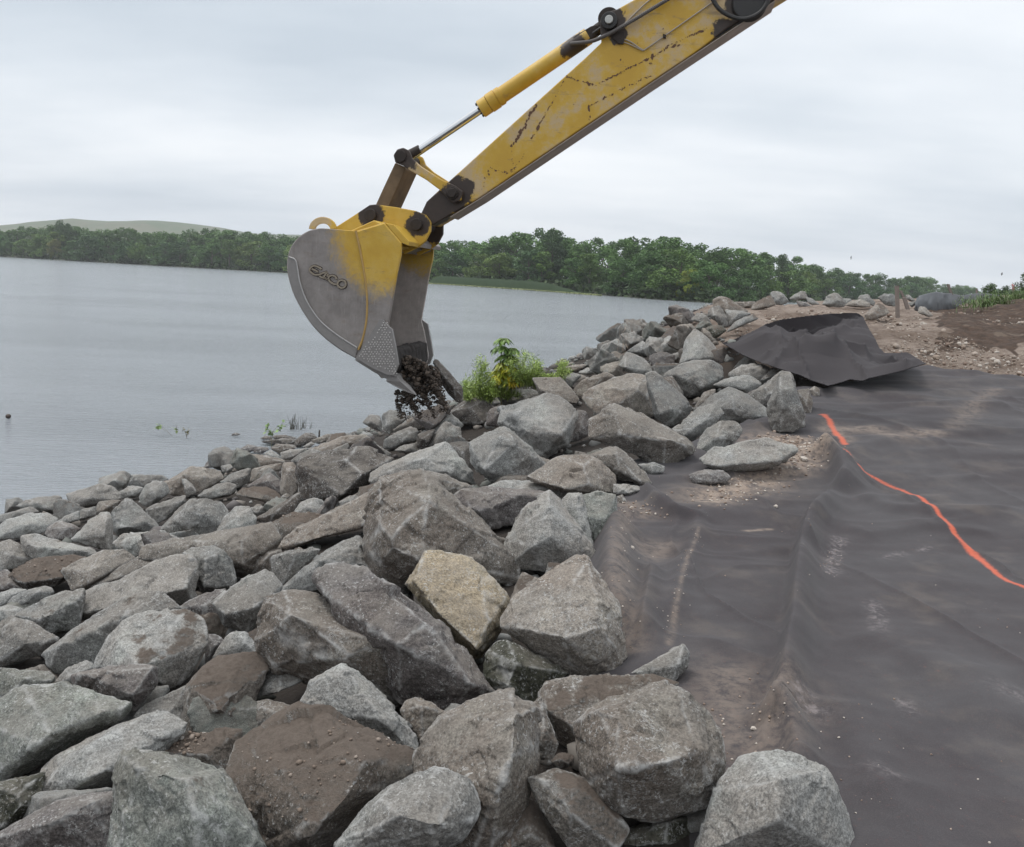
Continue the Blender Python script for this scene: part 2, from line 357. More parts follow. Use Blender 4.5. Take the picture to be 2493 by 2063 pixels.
# region|tone+dirt|label|outline|ridge points x,y,forwardness|options
parse("""
B|e1|pale greenish boulder with a dark mossy underside at the left edge of the photo|-160,540 0,500 100,360 160,345 300,375 520,335 680,430 870,480 870,510 600,690 330,810 0,1010 -160,1010|350,660,.5 250,740,.5 700,520,.3|
B|p1|grey wedge stone lying on top of the pale greenish boulder|500,270 610,230 780,215 1000,180 1060,200 1055,330 930,490 700,430 640,380 520,335|560,255,.3 1040,210,.3 900,400,.4|-.15
A|w4|large rounded pale boulder with a light brown dusty crown at lower left|707,1586 740,1480 800,1370 900,1250 1000,1200 1150,1165 1350,1165 1470,1230 1500,1330 1489,1414 1393,1586 1264,1736 1136,1703|1000,1560,.5 880,1400,.3 1300,1250,.1|
A|g3|long narrow boulder with a pale broken ridge left of the rounded dusty one|315,1480 560,1280 900,1080 1050,1030 1150,1035 1300,1150 900,1260 780,1430 700,1590 375,1618|420,1420,.3 880,1225,.4 1060,1080,.1|
A|g2|four-sided grey boulder cut by the left edge under the long flat slab|-100,1300 0,1280 100,1215 230,1245 330,1310 420,1370 300,1480 0,1570 -100,1580|190,1400,.4 100,1260,.2|
A|g3|long flat grey slab with a dark square end near the left edge|110,1195 350,1070 500,1020 610,1000 620,1050 600,1240 560,1290 350,1320 240,1250|560,1090,.4 290,1225,.35|
A|w1|big smooth grey slab leaning above the long narrow boulder|560,1080 640,1020 880,940 1000,880 1150,800 1300,750 1380,790 1420,850 1400,1000 1390,1095 1300,1110 1120,1030 900,1090 700,1210 610,1230|900,940,.2 1350,1000,.5 620,1180,.3|
A|b4|thin brownish slab lying just behind the big smooth grey slab|650,985 830,880 1000,770 1100,770 1140,800 1000,890 870,950 760,990|850,930,.3|
A|g1|upright ribbed grey block right of the big smooth slab|1340,740 1400,710 1500,715 1570,695 1620,730 1690,800 1720,920 1720,960 1600,1000 1480,1030 1420,900|1500,780,.5 1490,1000,.4 1640,740,.3|
A|g1|wedge-nosed grey stone with a shaded green foot below the ribbed block|1560,1100 1670,1020 1800,930 1930,865 1990,900 2050,985 2030,1030 1960,1190 1880,1260 1800,1320 1640,1260|1650,1190,.4 1850,1140,.45 1880,940,.2|
A|p3|dull purple-grey stone tucked left of the wedge-nosed stone|1300,1140 1480,1040 1640,1000 1660,1040 1570,1110 1600,1250 1500,1290 1450,1200|1480,1130,.3|
A|w1|small pale pointed stone right of the rounded dusty boulder|1554,1521 1560,1500 1650,1360 1700,1320 1790,1320 1860,1400 1910,1480 1850,1520 1700,1540|1790,1390,.3|
B|b9|steep brown soil-coated boulder in the lower left pile|1270,370 1400,200 1480,150 1650,120 1780,120 1820,210 1740,380 1700,450 1640,640 1300,670 1255,640|1290,340,.3 1500,480,.4|
B|g2|grey stone half hidden left of the steep soil-coated boulder|915,550 1000,460 1270,340 1290,360 1250,660 1210,590 1100,560|1150,520,.2|+.1
B|w2|pale stone with scalloped broken edges running down to the left|260,1200 280,1000 330,850 590,710 860,590 1060,505 1130,520 1250,600 1240,660 1170,740 1060,770 960,760 830,830 740,920 600,1090|580,770,.35 620,960,.5 900,740,.3 330,1000,.3|
B|e3|big upright striated pale boulder in front at the bottom left|815,930 850,820 960,760 1070,790 1220,870 1380,880 1500,940 1560,1010 1650,1200 1800,1400 1880,1560 800,1560 800,1250|1280,960,.5 1330,1200,.5 950,900,.35 1350,1436,.4|-.2
B|b9|low brown soil-covered stone behind the big striated boulder|1080,790 1300,660 1640,640 1620,800 1560,980 1220,900|1400,800,.3|
D|b8|very large soil-strewn boulder with loose pebbles on it at the bottom centre|-260,990 -180,740 0,610 200,510 420,530 520,580 770,700 980,830 1025,930 1000,970 830,1020 600,1300 480,1370 260,1436 150,1500 -100,1540 -200,1280|660,830,.5 540,1110,.5 300,1340,.45 500,600,.25 100,900,.3|
D|g2|rounded grey boulder with flaked faces standing at the bottom edge|480,1500 500,1400 640,1230 700,1150 780,1080 870,1020 1000,960 1190,885 1290,910 1390,1020 1430,1130 1400,1240 1330,1370 1200,1420 1100,1500|900,1220,.5 770,1100,.2 1180,1300,.5|-.3
D|b3|tall brown tapering boulder leaning right at the bottom centre|1010,820 1060,720 1200,540 1430,460 1480,430 1640,400 1730,450 1790,480 1840,530 1850,720 1830,900 1760,1130 1600,1380 1560,1540 1350,1540 1420,1250 1430,1130 1360,960 1200,880 1030,940|1720,560,.5 1690,760,.55 1560,1080,.5 1400,1000,.4|
D|w1|pale granular slab sloping right above the soil-strewn boulder|250,450 300,310 500,205 600,240 700,330 830,460 960,610 1005,720 1000,810 850,720 650,620 500,530 390,520|560,240,.3 780,560,.4|
D|t2|small warm stone wedged between the pale granular slab and the tall brown boulder|905,510 950,440 1060,420 1210,520 1060,720 980,600|1050,470,.35|
C|b2|very large flat-faced brown boulder left of the long diagonal rock|85,1540 160,1350 165,1230 300,1180 500,1200 800,1290 970,1350 1030,1440 1093,1714 1120,2014 950,1900 700,1720 500,1700 300,1750 150,1700|330,1350,.4 1000,1550,.5 500,1300,.2 700,1650,.45|
C|p1|long diagonal boulder, pale above and purple-brown below, in the middle foreground|515,1080 560,1040 700,985 860,1020 1050,1150 1250,1290 1489,1500 1690,1770 1779,1875 1740,1930 1457,2046 1120,1980 1080,1700 1030,1440 800,1300 580,1210|1170,1400,.4 1100,1560,.55 1320,1400,.5 1650,1850,.4 560,1180,.2|
C|y0|yellowish smooth-faced boulder in the middle of the pile|1180,1130 1320,890 1480,890 1650,940 1730,1010 1860,1160 1890,1250 1870,1400 1800,1530 1700,1620 1640,1620 1500,1480 1280,1260|1220,1090,.4 1400,1330,.5 1690,1600,.5 1800,1350,.4|-.1
C|b1|huge peaked brown-grey boulder at the centre of the pile|920,560 930,450 980,350 1290,325 1390,370 1500,490 1650,630 1800,740 1900,850 1970,930 1960,1060 1900,1100 1820,1080 1480,1000 1150,1120 960,1090 930,980 900,900 880,820|1320,500,.55 1000,760,.45 1000,830,.5 1350,380,.3 1480,650,.45 1280,950,.5|
C|t4|long flat brownish slab sloping down to the left of the huge peaked boulder|230,850 340,730 600,620 780,500 920,440 930,560 900,680 700,740 480,800 260,870|850,690,.3 500,790,.3|
C|g2|humped grey stone under the long flat brownish slab|245,1170 330,1090 480,960 600,870 720,800 810,780 870,840 930,960 920,1040 860,1010 700,985 560,1040 520,1150 300,1200|560,940,.3 820,830,.3 850,1000,.3|
C|b3|small brown block left of the grey block with a pale vertical edge|20,1050 40,870 80,850 240,850 260,890 185,910 180,1040 100,1060||
C|g1|grey block with one pale vertical edge left of the humped grey stone|185,920 380,860 540,870 450,960 300,1110 260,1140 190,1050|370,880,.3|
A|b2|broad brown boulder with a lighter vein, left of centre in the mid pile|1040,780 1050,680 1240,690 1400,640 1600,580 1740,550 1960,520 2030,640 2000,700 1850,720 1830,900 1790,920 1700,800 1600,720 1450,700 1270,740 1200,780|1760,640,.45 1780,820,.45 1420,660,.2|
A|w3|pale blunt stone standing up behind the broad brown boulder|1580,590 1640,480 1720,405 1820,410 1870,480 1860,560 1740,580 1640,600||
A|g1|large plain-faced grey boulder left of the pale blunt stone|1170,560 1280,430 1390,350 1500,350 1620,380 1660,440 1640,520 1560,590 1420,630 1250,600|1370,430,.35 1370,520,.3|
A|g0|grey arched stone with a white rim between two plain grey boulders|1060,430 1120,390 1270,340 1350,320 1355,370 1300,430 1150,530 1090,500|1330,360,.3|
A|g0|bluish five-sided boulder with a dark undercut on the left pile|820,490 830,440 920,350 1000,390 1060,460 1150,540 1160,575 1000,590 880,610 820,560|1060,510,.3 880,580,.4|
A|w1|pale leaning slab with a thin shaded edge on the left pile|520,640 640,520 740,450 800,450 820,560 810,720 740,700 620,680|770,500,.4 760,610,.4|
A|p0|dark blue-grey stone left of the pale leaning slab|330,600 350,560 420,510 540,530 590,560 520,630 380,655|500,550,.3|
A|w3|long pale low boulder with a rounded left nose near the left edge|150,660 180,620 270,610 340,640 460,680 560,690 660,710 715,750 680,790 560,760 330,790 250,780 180,720|250,690,.3 560,720,.3|
A|w2|smooth pale boulder cut by the left edge beside the rounded nose stone|-60,690 0,680 70,645 130,670 180,720 250,790 100,850 0,870 -60,870|90,760,.3|
A|d8|wide dark slab strewn with brown soil near the left edge|45,910 110,860 260,790 330,770 520,760 670,790 640,830 470,840 480,930 370,985 190,1005 110,960|180,960,.3 460,920,.3|
A|p1|dark grey stone at the left edge under the soil-strewn slab|-60,900 50,860 120,960 180,1010 60,1030 -60,1040||
A|g1|smooth small boulder in front of the wide dark slab|60,1100 110,1050 200,1010 330,985 380,1000 390,1030 340,1090 180,1140 80,1130||
A|w2|pale wedge at the left edge beside the smooth small boulder|-50,1050 100,1000 190,1010 100,1080 60,1130 -50,1140||+.05
A|w1|flat pale stone at the left edge above the four-sided grey boulder|-60,1150 60,1120 180,1150 130,1190 0,1260 -60,1260||
A|t2|light brown two-faced boulder right of the wide dark slab|465,860 640,830 750,725 900,720 980,780 900,830 780,920 650,990 530,1010 490,930|650,870,.4 660,960,.4|
A|w2|pale knobbly stone under the bluish five-sided boulder|820,670 900,610 1080,585 1180,590 1300,620 1200,680 1040,680 990,770 900,740||
K|t3|large smooth tan boulder near the water on the left slope|220,740 380,650 480,580 560,585 680,600 770,620 810,690 770,730 600,780 560,830 430,870 260,860|390,660,.3|
K|w0|small white-edged triangular stone in front of the smooth tan boulder|385,700 430,700 500,760 550,830 440,890 420,800||-.1
K|g2|grey stone with a dark pitted face right of the smooth tan boulder|770,740 900,640 1060,590 1090,600 1080,740 960,790 880,730|880,720,.3 1070,660,.3|
K|t4|long tan stone topped with dry soil behind the dark pitted one|980,520 1050,450 1200,450 1420,500 1440,530 1240,600 1110,570 900,630||
K|t5|tan slab leaning between the pitted stone and a dark grey peak|1090,740 1110,600 1190,580 1300,550 1410,540 1400,600 1200,680 1120,730||
K|p0|dark grey peaked stone with pale crest on the left slope|1050,780 1180,700 1290,640 1380,700 1410,780 1390,840 1300,790 1230,780|1270,720,.35|
K|t2|narrow pinkish upright stone touching the big dark blocky boulder|1400,850 1410,640 1420,540 1520,535 1590,600 1590,760 1520,880 1470,900|1480,620,.4|
C|d2|big dark brown blocky boulder left of the excavator bucket foot|390,500 385,230 430,205 620,200 780,115 880,120 1040,215 930,330 870,400 720,470 640,525 480,510|820,200,.3 700,470,.45 860,300,.4 400,260,.25|
C|w1|small pale tip behind the right corner of the dark blocky boulder|870,100 920,80 1000,150 1060,165 1040,200 950,140||+.2
C|g2|thin pale-crested stone along the top of the dark blocky boulder|545,180 640,130 740,85 760,110 700,170 600,190||+.15
C|t3|tan sloping slab on the crest left of the bucket teeth|430,150 560,110 700,40 850,20 900,60 740,90 560,180 470,190||+.3
C|w1|wide pale boulder with a sharp ridge just behind the huge peaked one|915,370 920,310 1000,250 1130,230 1290,170 1440,85 1490,110 1560,210 1620,300 1650,390 1500,350 1300,320 1100,300 980,360|1310,190,.4 1120,250,.3 1450,290,.4|
C|b1|dark brown shoulder stone between the sharp-ridged pale boulder and the huge peaked one|1100,300 1250,285 1420,310 1640,410 1520,490 1400,460 1290,400||
C|w3|small rounded pale boulder left of the long flat brownish slab|350,590 400,520 480,487 560,510 590,560 600,600 500,640 400,620||
C|b7|low soil-dusted stone under the small rounded pale boulder|150,690 330,600 440,600 560,620 600,640 350,740 240,830 230,760||
C|d2|dark split stone left of the small rounded pale boulder|70,640 330,500 390,440 380,520 340,600 160,680|200,600,.3|
C|g3|row of broken grey stone right of the small rounded pale boulder|590,590 620,550 740,480 800,470 830,490 700,570 610,610||
E|p3|long dark-sided slab with a flat dusty top right of the huge peaked boulder|20,1090 70,1040 200,1020 380,1040 560,1050 620,1100 560,1130 400,1200 370,1230 210,1250 100,1180|400,1060,.3 120,1170,.25 80,1060,.1|
E|w3|pale flat stone behind the long dark-sided slab|200,1020 290,985 450,980 600,1010 670,1050 640,1110 560,1050 380,1045||+.1
E|w0|tall pale pyramid-shaped boulder right of the huge peaked one|310,1380 320,1310 440,1130 560,1050 640,1130 720,1240 800,1390 845,1450 800,1480 600,1495 359,1472|550,1130,.5 460,1350,.4 560,1300,.5|
E|w0|pale upright sliver behind the pyramid-shaped boulder|620,1110 660,1060 740,1055 760,1150 790,1290 815,1400 760,1380 690,1250|700,1080,.3|
E|e1|grey block with a shaded green side at the fabric edge behind the pyramid-shaped boulder|745,1070 840,1050 930,1070 940,1180 930,1260 880,1340 820,1370 790,1280 760,1150|840,1180,.3 870,1200,.35 770,1190,.4|
E|t2|broad warm-grey rounded boulder behind the pyramid-shaped one|430,970 520,900 600,850 720,840 800,850 870,900 920,950 930,1060 840,1055 740,1050 650,1045 560,1000|750,900,.35 660,1030,.4 780,1000,.4|
E|b1|brown boulder with a white-edged ridge at the fabric edge|780,840 900,795 940,790 1010,850 1100,940 1130,990 1100,1015 1020,990 930,970 880,900|930,830,.45 960,930,.4 1080,990,.3|
E|g2|small grey stone right of the brown white-edged boulder|1060,890 1150,880 1210,900 1200,930 1130,960 1080,920||
E|w3|small flat pale stone lying on the fabric below the white-edged brown boulder|920,1000 1060,1010 1080,1030 1020,1060 940,1060 920,1050||
E|b5|tiny brown stone on the fabric beside the flat pale one|940,1070 970,1060 995,1100 980,1120 945,1115||
E|b0|long dark diagonal boulder behind the fabric edge|795,740 795,640 850,600 930,560 1000,575 1100,620 1220,680 1320,740 1370,790 1340,850 1210,890 1120,860 1020,800 930,760|960,720,.35 1240,760,.45 920,600,.3 1180,720,.35|
E|w0|large pale bowl-faced boulder on the crest right of the bucket teeth|265,670 290,580 400,540 540,490 600,510 700,580 705,620 650,770 560,830 480,850 400,770 340,690|340,590,.35 420,700,.4 620,720,.45 520,580,.25|
E|g0|grey arched boulder with a dark hollow below the bowl-faced one|110,770 200,710 300,680 340,700 430,790 530,885 440,970 270,1005 230,990 180,930 120,880|320,750,.5 180,920,.4 390,860,.3|
E|p1|reddish-brown stone right of the bowl-faced boulder|660,770 690,680 710,580 760,590 785,660 780,720 720,750||
E|g0|bluish slab leaning left in front of the green bush|230,470 260,410 330,415 430,440 500,490 460,530 320,570 290,550|300,530,.2|
E|t3|tan stone with a dark left side right of the slab by the bush|460,400 540,395 620,400 680,460 720,520 700,550 620,530 560,500 500,490|520,480,.3|
E|t2|tan slab sloping left above the big ridged brown boulder|685,470 740,410 860,365 890,370 930,400 860,430 770,470 730,510|870,390,.2|
L|t3|big ridged brown boulder in the middle of the far pile|360,970 460,880 560,850 760,750 960,700 1100,690 1180,720 1230,870 1240,1010 1270,1170 1200,1250 1100,1220 900,1100 720,1110 560,1190 440,1090|1110,860,.45 820,1080,.3 1050,900,.4|
L|g0|large grey boulder joined to the right of the big ridged brown one|1180,700 1300,670 1400,780 1500,880 1620,940 1700,1020 1745,1140 1700,1200 1520,1340 1440,1360 1350,1310 1270,1180 1230,900|1340,1200,.45 1500,1140,.45 1380,900,.2|
L|w0|pale slab leaning right above the big ridged brown boulder|810,600 880,490 920,410 1000,430 1100,470 1200,560 1300,660 1200,720 1090,690 1000,690 900,620|900,600,.4 1060,560,.2|
L|w0|pale double-peaked stone on the far pile|1240,340 1340,270 1470,195 1560,260 1660,350 1620,400 1460,470 1330,480 1240,440|1430,300,.45 1480,240,.2|
L|t2|tan-topped rounded boulder on the far crest against the water|910,390 910,320 1000,240 1120,200 1230,175 1300,200 1320,270 1240,330 1100,290 1000,330|990,320,.3|
L|g0|speckled grey stone under the tan-topped boulder of the far crest|930,400 1020,330 1130,275 1210,290 1250,340 1230,450 1100,460 1000,430||
L|p0|smooth dark grey stone on the far crest against the water|1325,270 1360,180 1430,110 1550,100 1560,150 1480,200 1400,230||
L|t1|squarish light boulder right of the smooth dark stone on the crest|1525,170 1580,65 1740,50 1800,100 1760,210 1690,310 1600,270 1540,220||
L|w0|tall pale pointed boulder towering over the far pile|1600,560 1650,420 1700,230 1800,110 1900,180 2000,300 2100,400 2150,480 2100,560 2000,520 1800,530|1890,310,.4 1720,510,.4 2010,480,.4|
L|g1|wide round boulder with ripple-like layers under the tall pointed one|1370,720 1500,660 1620,560 1800,520 2000,520 2130,600 2150,720 2040,780 2020,870 1880,950 1700,980 1600,910 1480,800|1800,640,.4 1550,700,.3 1900,850,.4|
L|g1|flat-topped grey stone left of the ripple-layered boulder|1300,640 1440,560 1590,555 1540,640 1370,720||
L|w2|pale pinkish stone under the double-peaked one|1400,480 1500,430 1640,400 1650,440 1560,530 1440,540||
L|w0|small jagged pale stone left of the pinkish one|1230,500 1350,460 1440,530 1440,560 1300,630 1220,560||
L|t1|light tan stone with a straight left side below the far crest|590,660 590,590 680,555 840,520 860,560 810,590 870,700 880,740 780,740 700,680||
L|y1|pale dusty slab on the far crest left of the tan-topped boulder|480,560 560,470 700,420 900,390 900,450 740,530 600,560||
L|g3|small brownish stone at the crest over the water, left of the pale dusty slab|400,590 420,540 540,470 600,405 700,415 560,480 480,570||
L|w0|small white-speckled stone under the pale dusty slab|310,670 420,605 500,620 510,670 400,700||
L|t3|low tan stone just right of the green bush|0,640 100,610 260,570 390,560 400,590 280,660 100,670||
L|g1|small forked grey stone right of the bush|80,720 200,660 340,700 280,780 210,860 150,790||
E|g0|long grey slab leaning against the loose right-hand cluster|1255,690 1400,570 1500,540 1540,600 1480,670 1370,755 1310,740||
E|w1|broad white-flecked boulder in the right-hand cluster by the fabric|1380,590 1480,500 1570,450 1680,490 1780,570 1790,620 1650,650 1560,640 1530,560||
E|g0|curved grey stone bridging over a dark hole in the right-hand cluster|1690,500 1780,430 1870,360 1920,370 1850,450 1800,560 1770,520 1710,545||
E|g1|upright block with a bright left edge standing at the fabric edge|1790,580 1850,470 1870,370 1920,370 1950,440 1990,560 2010,660 1960,690 1870,700 1820,690|1860,460,.5 1880,560,.45 1940,450,.3|-.1
E|b2|reddish stone behind the upright block at the fabric edge|1960,470 2030,460 2050,540 2040,600 2005,600|||
E|t5|small round stone beyond the upright block, next to the folded fabric|2030,465 2060,445 2090,460 2090,500 2055,510||
E|w1|white-veined stone high in the right-hand cluster|1490,440 1560,400 1690,380 1760,430 1690,490 1570,450||
E|w0|long flat white-flecked stone at the back of the right-hand cluster|1570,370 1620,330 1760,320 1860,370 1760,430 1690,380 1580,395||
E|w0|sharp little peak at the back of the right-hand cluster|1600,340 1690,250 1735,320 1700,345||
E|b3|thin dark stone between the ripple-layered boulder and the right-hand cluster|1370,580 1430,480 1490,460 1500,480 1440,540 1380,580||
E|g1|rounded grey stone behind the bright speckled slab|1390,820 1410,740 1450,680 1530,640 1600,645 1650,690 1630,740 1560,790 1480,850|1500,740,.3|
E|w0|bright white-speckled flat slab resting on sandy soil on the fabric|1420,850 1500,800 1640,765 1800,740 1900,770 1965,805 1880,880 1720,920 1530,930 1430,880|1500,900,.3 1850,870,.3|-.1
E|p1|oval dark speckled stone lying on the fabric below the bright slab|1350,950 1420,920 1540,925 1580,960 1560,990 1440,1010 1370,990||
N|d0|dark angular boulder on the crest under the falling soil|780,860 900,770 1000,715 1200,730 1220,800 1280,870 1170,980 1020,990 920,960 850,900|1020,800,.3 1160,970,.3|
N|p1|plum-brown stone left of the bowl-faced boulder|1190,980 1210,860 1280,800 1390,800 1340,900 1310,1000 1230,1000||
N|g1|small smooth grey stone between the dark angular boulder and the bush|1180,730 1260,670 1340,760 1290,800 1220,770||
N|g1|rounded grey stone with a dark hollow right under the bucket tip|120,900 200,840 270,840 380,920 300,970 210,1010 200,1090 120,1000|200,980,.3|
N|g2|smooth greyish stone at the water edge left of the one under the bucket tip|-70,960 0,880 100,890 120,960 120,1060 60,1000 -50,980||
N|b5|long brown stone where the falling soil lands|230,1040 420,930 560,870 760,800 860,780 800,860 620,1000 500,1030 300,1080|450,940,.2|
N|w1|pale peaked stone in front of the landing soil|615,1000 680,960 780,865 830,870 960,980 900,1050 700,1092 620,1050|790,920,.35|
N|w1|small pale pointed stone left of the pale peaked one|270,1092 420,1005 480,1030 490,1092 380,1120||
N|w2|small pale stone between the two pale pointed ones|490,1090 560,1040 650,1030 680,1060 640,1110 520,1120||
C|g1|jagged grey stone above the sharp-ridged pale boulder|1000,130 1010,60 1100,30 1200,-30 1250,0 1230,70 1100,130||
C|d1|narrow dark stone right of the jagged grey one|1240,120 1250,30 1320,0 1380,-10 1340,80 1300,135||
C|w1|pale stone right of the narrow dark one|1310,120 1370,30 1450,-60 1560,-20 1570,70 1440,90 1330,120||
C|w2|low pale chip behind the left shoulder of the sharp-ridged boulder|1080,140 1140,105 1230,90 1260,150 1150,160||
C|b3|warm brown stone left of the arched boulder with the dark hollow|1470,90 1560,75 1660,90 1640,180 1620,260 1540,190||
A|g0|wet-footed grey boulder at the water edge on the left|910,210 970,170 1100,170 1180,170 1230,205 1140,230 1060,255 920,240|1000,210,.2|
K|w1|pale rough stone left of the smooth tan boulder|0,880 20,770 110,720 220,730 230,780 150,850 60,900 0,940||
A|g2|grey stone with a notched top below the wet-footed one|1020,330 1070,240 1180,215 1220,240 1240,300 1200,330 1100,400 1040,390||
A|w2|small pale stone at the waterline left of the notched one|860,300 960,250 1040,260 1050,290 1000,330 900,345||
A|w0|wide pale jagged boulder at the waterline on the left|485,310 600,290 730,240 800,250 870,300 880,350 800,360 700,390 600,405 530,400|650,340,.3|
A|g2|low rough stone at the waterline near the left edge|120,400 200,350 330,330 440,330 470,380 420,440 330,450 200,420||
A|g1|dark-sided low stone cut by the left edge near the water|-60,480 100,455 220,400 280,440 100,520 -60,530||
A|w1|long pale green-tinged boulder at the left edge below the waterline stones|-60,600 50,500 200,455 330,450 410,490 400,540 300,600 180,610 60,640 -60,660|180,530,.3|
A|g2|squarish grey stone behind the pale leaning slab|570,500 590,420 700,400 700,460 620,500||
A|b1|striped brownish stone left of the bluish five-sided boulder|690,440 720,370 800,355 880,355 840,420 800,450 710,460||
A|w2|flat pale stone left of the squarish grey one|400,520 480,470 580,430 580,500 460,540||
A|w1|small triangular pale stone under the wide jagged boulder|430,440 520,355 530,400 480,450|||
K|p2|small pointed wet stone at the waterline on the left slope|605,590 680,490 760,530 790,570 700,580||
K|g3|small flat stone right of the pointed wet one|790,570 900,540 980,540 960,600 860,640 800,620||
K|d0|oval dark stone lying in the shallows off the left slope|795,435 830,410 930,405 980,430 970,455 860,458||
K|p0|dark flat stone in the shallows with a rounded left hump|980,400 1060,345 1150,365 1160,400 1060,430||
K|p0|low blue-grey stone awash beside the dark humped one|1110,400 1170,370 1260,375 1280,400 1200,440 1130,430||
K|d0|thin black stone awash left of the leafy sprig|1190,285 1240,260 1300,262 1310,295 1220,297||
K|d0|long black wet stone right behind the leafy sprig|1320,270 1340,250 1450,250 1560,280 1500,300 1340,295||
K|d0|flat black wet slab in front of the leafy sprig|1200,315 1330,295 1480,280 1580,300 1560,350 1420,355 1280,340||
K|d2|humped brown wet boulder at the waterline right of the leafy sprig|1540,360 1560,300 1640,235 1720,225 1770,280 1700,340 1600,370||
K|b3|brown stone with a saddle-shaped top at the waterline|1300,390 1360,340 1440,360 1530,350 1560,380 1450,420 1390,445||
K|w1|tiny pale peak under the humped brown wet boulder|1620,375 1710,315 1750,340 1700,380||
K|b3|brownish stone at the waterline right of the humped wet boulder|1720,300 1880,240 1970,240 1960,290 1800,340 1740,330||
K|d0|small black stone poking out of the water|900,240 940,225 990,240 960,255 900,258||
K|w2|pale pointed stone right of the dark stones awash|1230,440 1300,400 1390,460 1400,500 1250,480||
K|w1|pale grey stone behind the narrow pinkish upright one|1400,430 1500,400 1660,390 1600,450 1510,500 1410,500||
K|g1|bluish flat stone left of the big dark blocky boulder|1510,510 1600,440 1720,390 1820,420 1800,480 1600,540 1560,560||
K|t8|flat stone under dry brown soil in the middle of the left slope|960,860 1000,790 1250,780 1350,830 1410,900 1400,930 1260,940 1100,880||
K|g4|small angular stone at the foot of the soil-covered flat one|1080,1000 1200,970 1300,1020 1180,1080 1130,1060||
K|g1|grey humped stone with a pale left flank, left of the soil-covered flat one|550,870 700,780 850,730 950,760 940,840 860,880 700,900 600,900||
K|b1|small dark stone at the foot of the narrow pinkish one|1400,880 1460,840 1500,880 1440,920||
F|b3|big blocky brown-grey boulder with a green-shaded underside beside the fabric|440,1100 530,1010 700,940 890,890 960,920 1080,1020 1175,1120 1190,1300 1160,1480 1100,1540 860,1590 700,1570 560,1520 500,1400 450,1250|650,1330,.5 640,1060,.35 1080,1230,.4 540,1020,.25 900,1300,.5|-.1
F|b6|flat brown dusty boulder behind the big blocky one|250,940 290,880 440,850 620,835 820,845 940,890 700,950 540,1010 440,1090 440,1230 350,1180 270,1050|290,1030,.4 420,1110,.4|+.1
F|g1|finger-like grey slab pointing over the fabric|720,830 860,760 990,685 1025,730 1010,800 930,885 840,850|960,790,.3|
F|t2|large rounded five-sided boulder at the fabric edge in the middle foreground|60,590 60,550 130,430 280,320 430,230 490,250 560,370 640,500 660,640 680,770 640,830 400,840 220,720 90,620|560,590,.45 380,650,.5 400,400,.3 100,590,.2|
F|b2|small brown stone jutting right from behind the rounded five-sided boulder|640,510 740,600 740,630 670,645 650,600|||
D|m1|dark stone with a green-black face under the rounded five-sided boulder|1480,240 1500,130 1570,20 1660,40 2050,250 1860,330 1870,430 1800,470 1680,430 1530,350|1700,190,.4 1640,330,.35|+.1
D|t3|little tan stone above the tall brown tapering boulder|1450,440 1610,335 1680,400 1640,410 1480,450|||+.1
F|w2|large pale coarse-grained boulder at the bottom edge on the fabric|1040,1800 1080,1738 1150,1560 1180,1450 1290,1280 1400,1255 1560,1270 1700,1300 1765,1390 1760,1450 1820,1600 1870,1700 1880,1800|1490,1380,.5 1480,1600,.5 1720,1330,.3|
F|b6|brown-topped stone with a bluish notch below the big blocky boulder|195,1390 330,1340 480,1380 560,1560 700,1640 640,1738 400,1738 320,1650 250,1500|420,1400,.4 400,1560,.4|-.05
F|b7|soil-coloured stone at the bottom edge left of the notched one|50,1760 100,1600 160,1490 220,1500 300,1650 330,1760|||
F|b6|small brown stone sitting on the notched brown-topped one|300,1290 340,1250 400,1245 425,1270 415,1310 350,1330||-.15
F|m2|dark greenish stone in the shade below the big blocky boulder|560,1760 700,1650 880,1590 1080,1560 1120,1640 1080,1760||+.1
F|b5|brown stone squeezed behind the tall tapering boulder|200,1000 250,970 340,1200 300,1300 240,1300 220,1150|||+.1
B|m2|dark broken stone at the left edge under the mossy boulder|-50,1010 130,1000 300,930 290,1060 230,1220 60,1310 -50,1340|||+.05
B|p3|brown and pale two-toned boulder in the bottom left corner|-60,1380 130,1260 420,1100 600,1080 800,1060 830,1180 800,1540 -60,1540|400,1250,.4 640,1120,.3|
B|e4|flat greenish stone with a soil patch at the left edge|-60,230 0,220 150,230 340,240 370,300 200,360 100,420 -60,450|||
B|w1|small knobbed stone between the rounded dusty boulder and the grey wedge|360,340 450,220 590,160 650,200 640,230 500,270 480,330|||
B|g1|small grey prism with a dark underside on the soil-coated boulders|1730,380 1800,260 1930,165 1990,210 2070,280 2050,330 1900,385 1750,410|1900,380,.35|-.15
D|b4|long thin brown stone under the small grey prism|-120,460 0,435 200,470 390,530 330,560 190,510 80,580 0,605 -110,620|||-.05
B|p2|small dark stone right of the rounded dusty boulder|1400,190 1400,-20 1500,0 1540,50 1450,150|||
M|t5|tan-topped grey boulder standing at the left end of the far bank|145,370 150,290 190,262 290,268 350,320 480,390 500,420 300,440 220,450||D15.6
M|g1|smooth grey flank stone below the tan-topped one of the far bank|95,450 100,410 140,370 220,360 300,480 310,560 240,580 190,540 140,470||D15.2
M|g1|bluish slab dipping toward the sandy bank|280,400 450,410 540,440 430,500 320,560 290,480||D15.0
M|t4|flat low stone between the two tan boulders of the far bank|350,320 420,315 580,315 560,360 460,380||D17
M|t6|tan boulder sprayed with a little orange paint on its tip|540,400 560,340 640,290 740,250 790,340 760,360 660,390||D18.5
M|g0|grey pointed boulder right of the orange-tipped one|735,240 760,205 840,215 915,275 930,310 860,350 780,340||D18.8
M|g1|grey roof-shaped boulder on the far bank, second peak from the orange tip|920,285 1050,205 1090,215 1130,290 1000,300||D20
